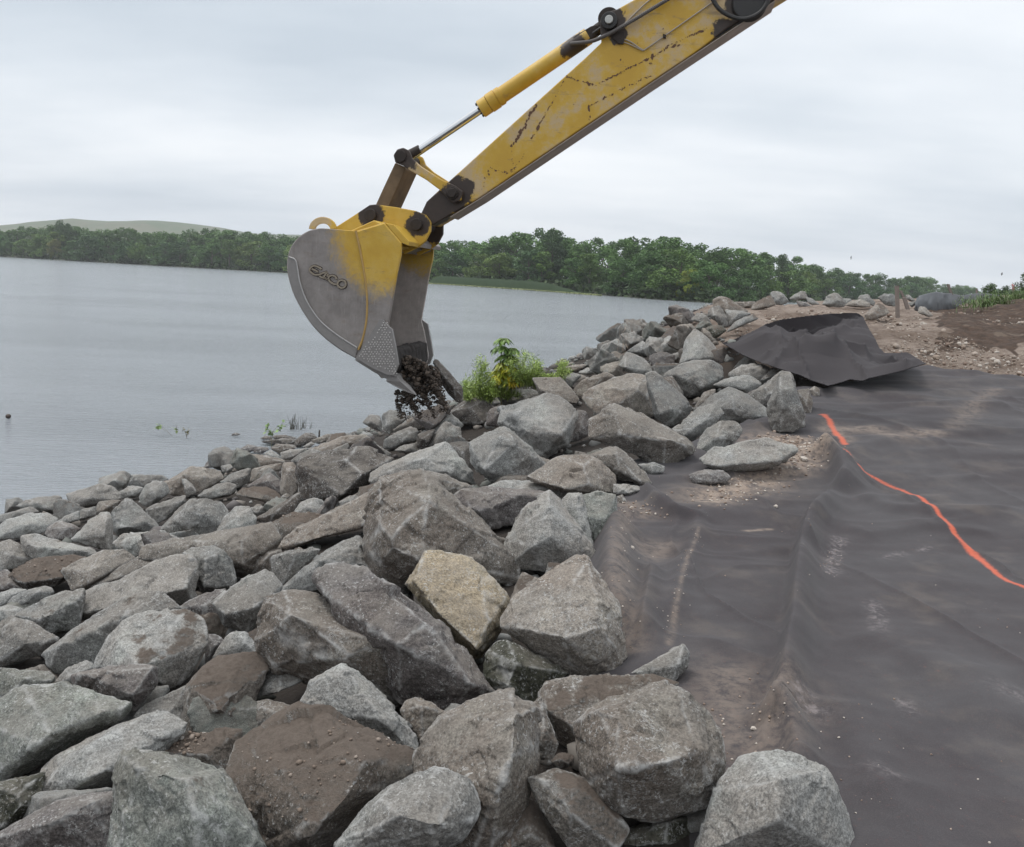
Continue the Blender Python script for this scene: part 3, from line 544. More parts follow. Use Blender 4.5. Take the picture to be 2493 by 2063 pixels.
M|g0|dark-creased boulder leaning on the roof-shaped one|1100,270 1160,280 1240,340 1160,350 1120,320||D19.8
M|p0|low dark grey stone in front of the roof-shaped one|1000,305 1100,320 1170,370 1030,365||D18.6
M|g0|tall triangular grey boulder in the middle of the far bank|1270,340 1320,260 1390,225 1440,240 1500,320 1500,370 1380,380||D20
M|g3|dull low stone right of the tall triangular one|1480,280 1560,285 1575,320 1510,350||D21
M|t3|pinkish sandy boulder on the far bank|1490,350 1560,310 1660,290 1750,330 1760,370 1600,370||D18.5
M|g0|hooked grey stone behind the pinkish sandy boulder|1630,290 1650,250 1730,240 1810,320 1790,360 1740,320||D19.5
M|g0|broad blue-grey boulder left of the wooden post|1840,270 1900,235 1980,228 2020,270 2010,370 1900,340||D19
M|t5|sandy brown conical stone in front of the broad blue-grey boulder|1700,450 1790,370 1850,330 1900,360 1960,430 1860,470 1800,500 1720,490||D16.4
M|g2|low grey stone on the crest at the far left end of the bank|-80,500 0,430 80,455 140,545 100,560 0,520||D14.6
M|m4|olive-dark stone under the smooth grey flank stone|40,600 130,560 240,560 290,610 200,680 120,715||D13.8
M|g4|long dark slab half buried in the sandy bank|270,640 380,520 560,440 610,490 440,570||D14.2
P|t4|tan stone left of the dark topsoil, right of the wooden post|740,570 800,570 920,690 860,710 720,650||D15.8
P|g1|pale stone behind the wooden post on the right|560,420 610,415 690,490 640,510 560,470||D19
P|g0|flat grey stone under the end of the silt fence|590,520 690,500 680,560 640,580||D18
""")
def hull_mesh(pts, name):
    bm = bmesh.new()
    for p in pts: bm.verts.new(p)
    bmesh.ops.convex_hull(bm, input=bm.verts[:])
    bmesh.ops.delete(bm, geom=[v for v in bm.verts if not v.link_faces], context='VERTS')
    bmesh.ops.dissolve_limit(bm, angle_limit=R_(9), verts=bm.verts, edges=bm.edges)
    segs = [(tuple(e.verts[0].co), tuple(e.verts[1].co), (e.calc_face_angle(0) if len(e.link_faces) == 2 else 0)) for e in bm.edges]
    segs = [s for s in segs if s[2] > 0.30]
    bmesh.ops.triangulate(bm, faces=bm.faces)
    me = bpy.data.meshes.new(name); bm.to_mesh(me); bm.free(); return me, segs

def rock_points(outl, inner, D, rs):
    o = np.array(outl); c = o.mean(0); A = 0.5 * abs(np.dot(o[:, 0], np.roll(o[:, 1], 1)) - np.dot(o[:, 1], np.roll(o[:, 0], 1))); o = c + (o - c) * 1.07
    Rp = math.sqrt(A / math.pi); mpp = D / FPX; Rm = Rp * mpp
    tilt = 0.45 * mpp; P = []
    # round the traced corners slightly by cutting each with two points
    dep = D + tilt * (c[1] - o[:, 1]) + rs.uniform(-.13, .13, len(o)) * Rm
    P += list(at(o[:, 0], o[:, 1], dep))
    if len(inner) == 0:
        a = rs.uniform(-.35, .35)
        inner = [(c[0] + a * Rp, c[1] - 0.25 * Rp + rs.uniform(-.2, .2) * Rp, .38), (c[0] - a * Rp * 1.2, c[1] + 0.35 * Rp, .36)]
    for x, y, f in inner: P.append(at(x, y, D + tilt * (c[1] - y) - f * 2.0 * Rm))
    for k, (sc, th) in enumerate(((.93, .35), (.66, .95))):
        b = c + (o - c) * sc + rs.uniform(-.06, .06, o.shape) * Rp
        P += list(at(b[:, 0], b[:, 1], D + tilt * (c[1] - b[:, 1]) + th * Rm * rs.uniform(.8, 1.2, len(o))))
    return np.array(P), Rm

def finish_rock(me, segs, Rm, seed, jag=1.0):
    n = len(me.vertices); V = np.empty(n * 3, np.float32); me.vertices.foreach_get('co', V); V = V.reshape(-1, 3).astype(float)
    N = np.empty(n * 3, np.float32); me.vertices.foreach_get('normal', N); N = N.reshape(-1, 3).astype(float)
    rs = np.random.default_rng(seed)
    ed = np.full(n, 9e9); V0 = V; V = V + 0.07 * Rm * np.stack([fbm(V / Rm * 4.2 + seed + k * 5, seed + k, 3) for k in range(3)], -1)
    for a, b, _ in segs:
        a = np.array(a); b = np.array(b); d = b - a; t = np.clip(((V - a) @ d) / (d @ d + 1e-12), 0, 1)
        ed = np.minimum(ed, np.linalg.norm(V - a - t[:, None] * d, axis=1))
    V = V0; ew = 0.015 * Rm + 0.004
    rg = rs.uniform(.55, 1.3)
    for _ in range(2):
        j = rs.integers(0, n); nn = N[j] + rs.normal(0, .42, 3); nn /= np.linalg.norm(nn); lv = V @ nn; h = lv[j] - rs.uniform(0.01, .05) * Rm
        if lv.max() - h > .22 * Rm: h = lv.max() - rs.uniform(.03, .12) * Rm
        cutd = np.maximum(lv - h, 0); V = V - cutd[:, None] * nn; ed = np.where(cutd > 0, np.maximum(ed * 0 + 9, 9), ed); ed = np.minimum(ed, np.abs(lv - h) * 1.6 + 1e-6 * 0 + (cutd > .12 * Rm) * 0)
    q = V / Rm + seed * 3.7
    wob = fbm(q * 3.1, seed, 3)
    edge = np.exp(-(ed / (ew * (1 + 0.8 * wob))) ** 2)
    disp = 0.014 * fbm(q * 1.3, seed + 5, 3) + rg * 0.026 * fbm(q * 3.6, seed + 9, 5, 0.6) + 0.018 * (0.5 - np.abs(fbm(q * 5.1, seed + 19, 3))) + 0.010 * fbm(q * 13, seed + 2, 3, 0.6)
    rough = 0.35 + 0.9 * sstep(-.15, .35, fbm(q * 1.1, seed + 77, 2))
    for K, amp in ((11, 0.080), (38, 0.125), (120, 0.110)):
        S = V[rs.integers(0, n, K)] + rs.normal(0, .05 * Rm, (K, 3)); g = rs.normal(0, 1, (K, 3)); g /= np.linalg.norm(g, axis=1)[:, None]
        W = V + 0.10 * Rm * np.stack([fbm(q * 2.5 + k * 9, seed + k, 2) for k in range(3)], -1)
        d2 = ((W[:, None, :] - S[None]) ** 2).sum(-1) if n * K < 4e6 else None
        if d2 is None: idx = np.concatenate([((W[i:i + 4000, None, :] - S[None]) ** 2).sum(-1).argmin(1) for i in range(0, n, 4000)])
        else: idx = d2.argmin(1)
        h = ((V - S[idx]) * g[idx]).sum(1) / Rm + rs.uniform(-.12, .12, K)[idx] * 0.5 * (11 / K) ** .25
        disp = disp + amp * np.clip(h, -.4, .4) * jag * rough
    chip = sstep(-0.1, 0.5, fbm(q * 2.6, seed + 31, 3)) * np.exp(-(ed / (0.07 * Rm)) ** 2) * 0.045
    disp = disp - chip
    V = V + N * (disp * Rm)[:, None]
    me.vertices.foreach_set('co', V.astype(np.float32).ravel()); me.update()
    attr(me, 'edge', edge * np.clip(0.70 + 1.3 * wob, 0, 1)); smooth(me)

RIPRAP = 'riprap rocks piled along the shore slope'
jobs = []
def queue_rock(P, Rm, vs, seed, **kw):
    base = P.mean(0); base[2] = P[:, 2].min()
    me, segs = hull_mesh(P - base, 'rock')
    o = bpy.data.objects.new('tmp', me); COL.objects.link(o)
    md = o.modifiers.new('r', 'REMESH'); md.mode = 'VOXEL'; md.voxel_size = vs
    jobs.append((o, segs, Rm, seed, base, kw))
def flush_rocks():
    dg = bpy.context.evaluated_depsgraph_get(); done = []
    for o, segs, Rm, seed, base, kw in jobs:
        me = bpy.data.meshes.new_from_object(o.evaluated_get(dg)); finish_rock(me, segs, Rm, seed, kw.get('jag', 1.0)); done.append((me, base, kw))
    for o, *_ in jobs:
        m0 = o.data; bpy.data.objects.remove(o); bpy.data.meshes.remove(m0)
    jobs.clear(); return done
NAMED = []; USED = set()
exec_rs = np.random.default_rng(5)
for k, (outl, inner, tone, dirt, D, dd, label) in enumerate(ROCKS):
    o = np.array(outl); c = o.mean(0)
    A = 0.5 * abs(np.dot(o[:, 0], np.roll(o[:, 1], 1)) - np.dot(o[:, 1], np.roll(o[:, 0], 1)))
    if D is None:
        D = float(hit(c[0], c[1], 0.25)); h = min(0.32, max(0.06, math.sqrt(A / math.pi) * D / FPX * 0.85))
        D = float(hit(c[0], c[1], h)); j = o[:, 1].argmax(); by = min(o[j, 1], 2150.0)
        D = min(D, float(hit(o[j, 0], by, 0.04)) - 0.02 + 0.45 * D / FPX * (by - c[1])) + dd
    else:
        j = o[:, 1].argmax(); D = min(D, float(hit(o[j, 0], o[j, 1], 0.03)) + 0.45 * D / FPX * (o[j, 1] - c[1]))
    P, Rm = rock_points(outl, inner, D, exec_rs)
    ext = P.max(0) - P.min(0); vs = min(max(1.55 * D / 943, ext.max() / 85), ext.min() / 13)
    t = np.array(TONE[tone]) * exec_rs.uniform(.90, 1.10)
    queue_rock(P, Rm, vs, 100 + k, label=label, color=(*(float(x) for x in t), dirt), D=D)
for me, base, kw in flush_rocks():
    o = link('rock', me, MAT_ROCK); o.location = base; o.color = kw['color']
    tag(o, kw['label'], 'rock', RIPRAP); NAMED.append((base[0], base[1], kw['label']))

SOILED = [(o, o['label']) for o in COL.objects if o.name.startswith('rock') and o.type == 'MESH' and o.color[3] > .72]
# gap-filling riprap: copies of twelve shapes set lower between the traced rocks
prs = np.random.default_rng(77)
for k in range(12):
    P = prs.normal(0, 1, (11, 3)); P /= np.linalg.norm(P, axis=1)[:, None]; P *= prs.uniform(.8, 1.15, (11, 1)) * np.array([1.0, .75, .62])
    P = np.concatenate([P])
    queue_rock(P, 0.8, 0.05, 900 + k)
protos = [d[0] for d in flush_rocks()]
for me in protos: me.materials.append(MAT_ROCK)
def rot_z(): return (prs.uniform(-.5, .5), prs.uniform(-.5, .5), prs.uniform(0, 6.28))
spots = []
tries = 0
while len(spots) < 98 and tries < 9000:       # the largest ones stay things of their own
    tries += 1
    py = prs.uniform(1020, 2063) if prs.random() < .75 else prs.uniform(830, 1100); px = prs.uniform(-40, 2000)
    d = float(hit(px, py, 0.0)); p = CAM + ray(px, py) * d
    xc = np.interp(p[1], _XC[:, 0], _XC[:, 1]); xw = np.interp(p[1], _XW[:, 0], _XW[:, 1])
    if tries % 2 and len(spots) > 46: py = prs.uniform(735, 900); px = prs.uniform(1300, 1760); d = float(hit(px, py, 0.0)); p = CAM + ray(px, py) * d; xc = np.interp(p[1], _XC[:, 0], _XC[:, 1]); xw = np.interp(p[1], _XW[:, 0], _XW[:, 1])
    if not (xw + (.40 * (xc - xw) if d > 11.5 and px > 1150 else .3) < p[0] < xc - 0.15) or d > (16.5 if px > 1150 else 24): continue
    s = prs.uniform(.25, .35) if (d > 11.5 and px > 1300) else prs.uniform(.15, .24) * (1 + d / 30)
    if any(np.hypot(p[0] - q[0], p[1] - q[1]) < (s + q[3]) * (0.75 if d < 11 else 0.55) for q in spots): continue
    spots.append((p[0], p[1], p[2], s))
greys = [TONE['g'], TONE['b'], TONE['p'], TONE['w'], TONE['t'], TONE['e']]
for i, (x, y, z, s) in enumerate(spots):
    o = link('rock', protos[i % 12], None); o.location = (x, y, z + (.05 if y > 10.6 and s > .3 else -.09)); o.rotation_euler = rot_z(); o.scale = (s,) * 3
    t = greys[prs.integers(0, 6)]; o.color = (*t, float(prs.uniform(.1, .8)))
    pw = np.array([x, y]); cand = sorted((c for c in NAMED if c[2] not in USED and len(c[2].split()) <= 12), key=lambda c: (c[0] - x) ** 2 + (c[1] - y) ** 2)
    USED.add(cand[0][2]); tag(o, 'small stone beside the ' + cand[0][2], 'rock', RIPRAP)
def merge_copies(name, items, mats, colattr=True):
    """items: (mesh, x,y,z, scale, euler, rgb) -> one mesh"""
    Vs, Fs, Cs, off = [], [], [], 0; cache = {}
    for me, x, y, z, s, e, c in items:
        if me.name not in cache:
            v = np.empty(len(me.vertices) * 3, np.float32); me.vertices.foreach_get('co', v)
            me.calc_loop_triangles(); f = np.empty(len(me.loop_triangles) * 3, np.int32); me.loop_triangles.foreach_get('vertices', f)
            cache[me.name] = (v.reshape(-1, 3), f.reshape(-1, 3))
        v, f = cache[me.name]
        m = np.array(Matrix.Rotation(e[2], 3, 'Z') @ Matrix.Rotation(e[1], 3, 'Y') @ Matrix.Rotation(e[0], 3, 'X'))
        Vs.append((v * s) @ m.T + np.array([x, y, z])); Fs.append(f + off); Cs.append(np.tile(np.array(c), (len(v), 1))); off += len(v)
    me = mesh_np(name, np.concatenate(Vs), np.concatenate(Fs), False); attr(me, 'tint', np.concatenate(Cs))
    for m in mats: me.materials.append(m)
    return me
# low-resolution pebble shapes
pebs = []
for k in range(6):
    bm = bmesh.new(); bmesh.ops.create_icosphere(bm, subdivisions=1, radius=1)
    for v in bm.verts: v.co *= prs.uniform(.7, 1.15); v.co.z *= .7
    me = bpy.data.meshes.new('peb'); bm.to_mesh(me); bm.free(); pebs.append(me)
k = NM('loose_gravel', 0.9); k.color(k.mix(k.noise(60, 4), k.attr('tint'), k.mix(1.0, k.attr('tint'), (1.25, 1.22, 1.18), 'MULTIPLY'))); MAT_GRAVEL = k.m
items = []
for i in range(4200):                          # rubble between the riprap
    y = prs.uniform(1.2, 20); xc = np.interp(y, _XC[:, 0], _XC[:, 1]); xw = np.interp(y, _XW[:, 0], _XW[:, 1])
    x = prs.uniform(max(xw, -7), xc); s = min(prs.lognormal(-3.35, .5), .10); c = np.array(greys[prs.integers(0, 6)]) * prs.uniform(.6, 1.0)
    items.append((pebs[i % 6], x, y, float(G(x, y)) + .01, s, rot_z(), c))
tag(link('rubble', merge_copies('rubble', items, [MAT_GRAVEL])), 'small rubble and chips filling the gaps under the big boulders', 'rubble', kind='stuff')
items = []
for i in range(6500):                          # gravel on the sandy bank on the right
    px = prs.uniform(1640, 2600); py = prs.uniform(735, 930); d = float(hit(px, py)) ; p = CAM + ray(px, py) * d
    xc = np.interp(p[1], _XC[:, 0], _XC[:, 1])
    if p[0] < xc + .1 or d > 40: continue
    s = min(prs.lognormal(-4.75, .6), .045) * (1 + d / 40); c = np.array(((.30, .255, .22), (.23, .185, .15), (.38, .345, .31), (.17, .125, .10))[prs.integers(0, 4)])
    items.append((pebs[i % 6], p[0], p[1], float(G(p[0], p[1])) + .012, s, rot_z(), c))
tag(link('gravel', merge_copies('gravel', items, [MAT_GRAVEL])), 'loose gravel and clods scattered over the sandy bank at right', 'gravel', kind='stuff')

items = []
for o, _l in SOILED:                           # crumbs and chips lying in the soil on top of the dirty boulders
    n = len(o.data.vertices); V = np.empty(n * 3, np.float32); o.data.vertices.foreach_get('co', V); V = V.reshape(-1, 3); N = np.empty(n * 3, np.float32); o.data.vertices.foreach_get('normal', N); N = N.reshape(-1, 3)
    Wp = V + np.array(o.location); dist = float(np.linalg.norm(np.array(o.location) - CAM))
    if dist > 9: continue
    ok = np.where((N[:, 2] > .35) & (fbm(Wp * 3.2, 8, 3) > .02))[0]
    if len(ok) < 5: continue
    for j in prs.choice(ok, min(len(ok), 260)):
        s = min(prs.lognormal(-5.75, .55), .013); items.append((pebs[j % 6], *(Wp[j] + N[j] * s * .3), s, rot_z(), np.array(((.16, .125, .10), (.24, .20, .17), (.33, .31, .29))[prs.choice(3, p=(.6, .3, .1))])))
if items: tag(link('soil_crumbs', merge_copies('soil_crumbs', items, [MAT_GRAVEL])), 'crumbs and stone chips in the soil on top of the dirty boulders', 'soil', kind='stuff')
# ---------------------------------------------------------------- geotextile sheets
def polyd(X, Y, pts):
    """distance and along-parameter to a polyline in plan"""
    best = np.full(X.shape, 9e9); side = np.zeros(X.shape); tpar = np.zeros(X.shape); L = 0
    seg = [(pts[i], pts[i + 1]) for i in range(len(pts) - 1)]; tot = sum(np.hypot(*(b - a)) for a, b in seg)
    for a, b in seg:
        d = b - a; ll = np.hypot(*d); t = np.clip(((X - a[0]) * d[0] + (Y - a[1]) * d[1]) / (ll * ll + 1e-9), 0, 1)
        ex, ey = X - a[0] - t * d[0], Y - a[1] - t * d[1]; dist = np.hypot(ex, ey); m = dist < best
        best = np.where(m, dist, best); side = np.where(m, np.sign(d[0] * ey - d[1] * ex), side); tpar = np.where(m, (L + t * ll) / tot, tpar); L += ll
    return best, side, tpar
def plan(reg, pts):
    q = px_(reg, pts); return hitp([a for a, b in q], [b for a, b in q], 0.06)[:, :2]
FOLDS = [  # display-pixel polyline, height, width, asymmetry
    ([(1712, 1000), (1690, 1040), (1655, 1085), (1640, 1140), (1628, 1230), (1622, 1310), (1600, 1420), (1572, 1500), (1548, 1600)], .085, .05, .6),
    ([(1655, 942), (1692, 945), (1716, 965), (1728, 992), (1718, 1015)], .11, .085, .6),
    ([(1268, 1078), (1250, 1120), (1243, 1180), (1246, 1240), (1262, 1330)], .11, .09, .3),
    ([(1335, 1170), (1332, 1210), (1322, 1262), (1312, 1330)], .045, .04, .6),
    ([(1460, 1040), (1432, 1075), (1412, 1140), (1382, 1230), (1352, 1300)], .030, .06, .2),
    ([(1322, 1000), (1340, 1035), (1372, 1062), (1450, 1075)], .050, .06, .4),
    ([(1555, 1490), (1592, 1470), (1622, 1500), (1632, 1560), (1620, 1620)], .055, .05, .4),
    ([(1600, 925), (1660, 938), (1740, 930), (1800, 912), (1900, 905)], .026, .12, .3),
    ([(1650, 855), (1720, 850), (1800, 862), (1900, 842), (2100, 830)], .026, .14, .3),
    ([(1740, 1010), (1830, 1050), (1960, 1060), (2100, 1040)], .022, .09, .3),
    ([(1700, 1080), (1780, 1100), (1900, 1085), (2060, 1100)], .018, .07, .3),
    ([(1720, 1290), (1840, 1330), (1980, 1400), (2100, 1520)], .03, .14, .3),
    ([(1690, 1420), (1760, 1500), (1800, 1600), (1900, 1740)], .03, .10, .3)]
k = NM('geotextile', 0.93)
st = k.n('ShaderNodeAttribute', attribute_name='stain'); ss = k.n('ShaderNodeSeparateXYZ'); k.put(ss.inputs[0], st.outputs[0])
n1 = k.noise(0.9, 5, 0.6); n2 = k.noise(7, 6, 0.65); n3 = k.noise(260, 2, 0.5); n4 = k.noise(2.2, 5, 0.65, k.vm('ADD', k.obj, (3, 1, 8)))
c = k.mix(k.rng(n1, 0.35, 0.65), (0.052, 0.045, 0.048), (0.069, 0.064, 0.067))
c = k.mix(k.rng(n2, 0.3, 0.7), k.mix(1.0, c, (0.86, 0.86, 0.87), 'MULTIPLY'), c)
c = k.mix(k.math('MULTIPLY', k.rng(n4, 0.50, 0.70), 0.34), c, (0.140, 0.118, 0.102))
c = k.mix(k.math('MULTIPLY', k.rng(n3, 0.4, 0.8), 0.14), c, (0.2, 0.2, 0.2))
sp = k.math('MULTIPLY', k.rng(k.voro(30), 0.09, 0.05), k.rng(k.noise(1.7, 4, 0.7, k.vm('ADD', k.obj, (7, 7, 1))), 0.56, 0.66)); c = k.mix(k.math('MULTIPLY', sp, 0.8), c, (0.36, 0.33, 0.30))
sand = k.math('MULTIPLY', ss.outputs[1], k.rng(k.noise(14, 6, 0.75), 0.30, 0.62)); c = k.mix(k.math('MULTIPLY', sand, 0.9), c, (0.27, 0.215, 0.175))
wh = k.math('MULTIPLY', ss.outputs[2], k.rng(k.noise(30, 5, 0.8, None, 0.5), 0.42, 0.68)); c = k.mix(k.math('MULTIPLY', wh, 0.60), c, (0.34, 0.30, 0.30))
pf = k.math('MULTIPLY', k.rng(k.math('ADD', ss.outputs[0], k.math('MULTIPLY', k.math('SUBTRACT', k.noise(48, 6, 0.8), 0.5), 1.5)), 0.10, 0.95), 0.84)
c = k.mix(pf, c, (0.56, 0.125, 0.068))
k.color(c); k.bump(k.math('ADD', k.math('MULTIPLY', n3, 0.25), k.math('MULTIPLY', k.noise(90, 4, 0.7), 0.4)), 0.5, 0.004)
k.p.inputs['Specular IOR Level'].default_value = 0.15; k.p.inputs['Sheen Weight'].default_value = 0.08
MAT_FAB = k.m
def stain_for(X, Y):
    R = np.zeros(X.shape); Gs = np.zeros(X.shape); W = np.zeros(X.shape)
    for pts, wd in (([(1687, 852), (1701, 866), (1713, 887), (1734, 917)], .028), ([(1731, 938), (1748, 966), (1766, 978), (1800, 984), (1850, 1000), (1890, 1030), (1930, 1070), (1975, 1115), (2030, 1163), (2072, 1193), (2130, 1215), (2300, 1300), (2600, 1420)], .023)):
        d, _, t = polyd(X, Y, plan('T', pts)); wv = wd * (1.15 + 0.35 * fbm(v3(X * 5, Y * 5), 3, 2)) * (1 + 0.5 * np.exp(-(t / .12) ** 2))
        R = np.maximum(R, 1.05 - 0.75 * (d / wv) ** 1.2)
    q = fbm(v3(X * 3, Y * 3), 8, 3)
    for pts, wd, amp in (([(1285, 1060), (1268, 1150), (1262, 1260), (1290, 1330)], .06, .5), ([(1432, 1100), (1400, 1190), (1372, 1320)], .012, .55), ([(1310, 1130), (1360, 1120), (1330, 1150)], .10, .5),
                         ([(1640, 905), (1668, 935), (1600, 965), (1500, 1003), (1462, 1025)], .17, 1.3), ([(1590, 905), (1640, 915)], .22, 1.2), ([(1700, 880), (1790, 885), (1840, 905), (1920, 890)], .10, .75), ([(1950, 880), (2040, 800)], .10, .4),
                         ([(1290, 1040), (1320, 1060)], .10, .6), ([(1480, 1470), (1560, 1530), (1600, 1430)], .12, .5), ([(1530, 1093), (1580, 1088)], .028, .9), ([(1500, 1380), (1480, 1480)], .14, .5), ([(1700, 870), (1740, 910)], .06, .6)):
        d, _, _ = polyd(X, Y, plan('T', pts)); Gs = np.maximum(Gs, amp * np.exp(-(d / (wd * (1.1 + .7 * q))) ** 2))
    for pts, wd, amp in (([(1722, 1108), (1712, 1140), (1700, 1180)], .045, 1.1), ([(1822, 1140), (1850, 1130)], .04, .9), ([(1888, 1127), (1905, 1122)], .03, .9), ([(1790, 1235), (1805, 1270), (1800, 1300)], .035, .7), ([(1640, 1440), (1668, 1462)], .045, .8), ([(1800, 1590), (1830, 1610)], .05, .5), ([(1855, 1430), (1865, 1450)], .04, .6), ([(2060, 1420), (2100, 1440)], .05, .4)):
        d, _, _ = polyd(X, Y, plan('T', pts)); W = np.maximum(W, amp * np.exp(-(d / (wd * (1.1 + .6 * q))) ** 2))
    return np.stack([np.clip(R, 0, 1), np.clip(Gs, 0, 1.2), np.clip(W, 0, 1.2)], -1)
def fold_h(X, Y):
    h = np.zeros(X.shape)
    for pts, amp, wd, asy in FOLDS:
        d, s, t = polyd(X, Y, plan('T', pts)); w2 = wd * np.where(s > 0, 1 + asy * 1.5, 1 - asy * .6)
        h += 1.45 * amp * np.exp(-(d / w2) ** 2) * sstep(0, .15, t) * sstep(1.0, .82, t)
    p = v3(X, Y)
    a = R_(12); q = np.stack([X * math.cos(a) + Y * math.sin(a), -X * math.sin(a) + Y * math.cos(a), 0 * X], -1)
    wr = 1 - np.abs(fbm(q * np.array([.55, 1.9, 1]), 61, 3)) * 2.2
    h += 0.034 * sstep(.1, 1, wr) * sstep(3.5, 7.5, Y) + 0.018 * fbm(q * np.array([.45, 1.3, 1]), 41, 3) + 0.022 * fbm(q * np.array([1.2, 3.6, 1]), 47, 3)
    q2 = q * np.array([2.0, .6, 1]); h += 0.013 * sstep(7.5, 3.5, Y) * (1 - 2 * np.abs(fbm(q2, 71, 3))) + 0.007 * fbm(p * 4, 91, 3)
    q3 = q + .35 * np.stack([fbm(q * .8, 5, 2), fbm(q * .8, 6, 2), 0 * X], -1)
    h += .022 * (1 - np.abs(fbm(q3 * np.array([1.1, .33, 1]), 83, 2))) ** 22 + .013 * (1 - np.abs(fbm(q3 * np.array([.5, 1.7, 1]) + 9, 87, 2))) ** 14
    return h
def FABZ(X, Y): return G(X, Y) + 0.05 + fold_h(X, Y)
tb = [(1560, 800), (1690, 800), (1790, 768), (1880, 752), (1900, 748), (1950, 758), (2000, 762), (2040, 770), (2100, 777), (2300, 792)]
bw = plan('T', tb); ub = bw[:, 0] / bw[:, 1]; yb = bw[:, 1]
U = np.linspace(-.25, .80, 620); nv = 760
yt = np.interp(U, ub, yb) + .10 * fbm(v3(U * 9, 0 * U), 4, 3)
vv = np.linspace(0, 1, nv)[:, None]; Yg = 0.9 * (yt[None] / 0.9) ** vv; Xg = U[None] * Yg
Zg = FABZ(Xg, Yg)
xcg = np.interp(Yg, _XC[:, 0], _XC[:, 1]); inside = Xg > xcg - 0.9
Zg = Zg - 0.25 * sstep(0.25, 0.85, xcg - Xg)
me = mesh_np('geotextile_sheet', np.stack([Xg, Yg, Zg], -1).reshape(-1, 3), grid_faces(nv, len(U), inside))
attr(me, 'stain', stain_for(Xg, Yg).reshape(-1, 3))
bm = bmesh.new(); bm.from_mesh(me); bmesh.ops.delete(bm, geom=[v for v in bm.verts if not v.link_faces], context='VERTS'); bm.to_mesh(me); bm.free()
o = link('geotextile_sheet', me, MAT_FAB); md = o.modifiers.new('thick', 'SOLIDIFY'); md.thickness = 0.006; md.offset = -1
tag(o, 'wide dark grey geotextile sheet spread over the ground with a sprayed orange line', 'geotextile', 'geotextile sheets laid on the bank')

# second sheet thrown up over the bank behind it
LIFT = plan('T', [(1700, 800), (1745, 790), (1775, 783), (1830, 770), (1900, 748)])
def FAB2(X, Y):
    d, s, t = polyd(X, Y, LIFT); nb = sstep(1.6, .2, d)
    z = G(X, Y) + 0.12 * (1 - nb) + .13 * nb
    z = z + 0.20 * np.exp(-(d / .5) ** 2) * np.exp(-((t - .24) / .16) ** 2)
    z = z + 0.19 * (1 - 2 * np.abs(fbm(v3(X * .5 + 3, Y * 1.5), 15, 3))) * sstep(0, .5, d)
    z = z + 0.14 * fbm(v3(X * 1.3, Y * 1.3), 25, 3)
    q4 = v3(X, Y); q4 = q4 + .3 * np.stack([fbm(q4, 4, 2), fbm(q4, 5, 2), 0 * X], -1); z = z + .10 * (1 - np.abs(fbm(q4 * np.array([.9, 1.6, 1]), 33, 2))) ** 9 + .05 * (1 - np.abs(fbm(q4 * np.array([2.4, 1.4, 1]), 35, 2))) ** 9
    for pts, amp, wd in (([(1480, 712), (1560, 700), (1640, 690), (1720, 660), (1760, 664)], -.30, .6), ([(1560, 745), (1660, 738), (1760, 712), (1815, 724)], .20, .5), ([(1640, 770), (1740, 752), (1860, 728)], .17, .38), ([(1590, 660), (1650, 672), (1700, 650)], .10, .5)):
        dd, _, _ = polyd(X, Y, plan('T', pts)); z = z + amp * np.exp(-(dd / wd) ** 2)
    top, _, _ = polyd(X, Y, plan('T', [(1600, 655), (1700, 643), (1765, 645)])); z = z + .30 * np.exp(-(top / .7) ** 2)
    return z
pg = [(1478, 703), (1500, 697), (1540, 680), (1570, 664), (1600, 655), (1650, 648), (1700, 643), (1745, 641), (1762, 642), (1772, 650), (1782, 672), (1796, 694), (1804, 712), (1816, 724), (1862, 722), (1872, 728), (1902, 746), (1850, 762), (1790, 775),
      (1768, 782), (1745, 779), (1722, 786), (1698, 792), (1668, 783), (1640, 770), (1600, 758), (1560, 745), (1520, 728)]
pg = np.array(pg) * DS
gx = np.arange(pg[:, 0].min() - 2, pg[:, 0].max() + 3, 2.2); gy = np.arange(pg[:, 1].min() - 2, pg[:, 1].max() + 3, 1.5)
GX, GY = np.meshgrid(gx, gy); ins = np.zeros(GX.shape, bool)
for i in range(len(pg)):
    (x1, y1), (x2, y2) = pg[i], pg[(i + 1) % len(pg)]
    ins ^= ((y1 > GY) != (y2 > GY)) & (GX < (x2 - x1) * (GY - y1) / (y2 - y1 + 1e-12) + x1)
Dg = np.stack([hit(GX[r], GY[r], 0.0, FAB2, 19.0, 8.5, 110) for r in range(len(gy))])
Pg = CAM + ray(GX, GY) * Dg[..., None]
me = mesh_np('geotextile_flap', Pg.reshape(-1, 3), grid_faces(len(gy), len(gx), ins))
dd_, _, _ = polyd(Pg[..., 0], Pg[..., 1], plan('T', [(1480, 712), (1560, 700), (1625, 690), (1700, 665), (1740, 655)])); attr(me, 'fold_shade', (sstep(1.25, .35, dd_ + .45 * fbm(v3(Pg[..., 0] * 1.2, Pg[..., 1] * 1.2), 12, 4))).ravel())  # shade of the upper-left folds, painted in as darker cloth
bm = bmesh.new(); bm.from_mesh(me); bmesh.ops.delete(bm, geom=[v for v in bm.verts if not v.link_faces], context='VERTS')
bmesh.ops.smooth_vert(bm, verts=[v for v in bm.verts if v.is_boundary], factor=.5, use_axis_x=True, use_axis_y=True, use_axis_z=True); bm.to_mesh(me); bm.free()
k = NM('geotextile_clean', .9); k.color(k.mix(k.attr('fold_shade', 2), k.mix(k.noise(1.5, 5, .65), (.050, .045, .048), (.074, .069, .072)), (.016, .014, .016))); k.bump(k.noise(60, 5, .7), .4, .006); k.p.inputs['Specular IOR Level'].default_value = .15
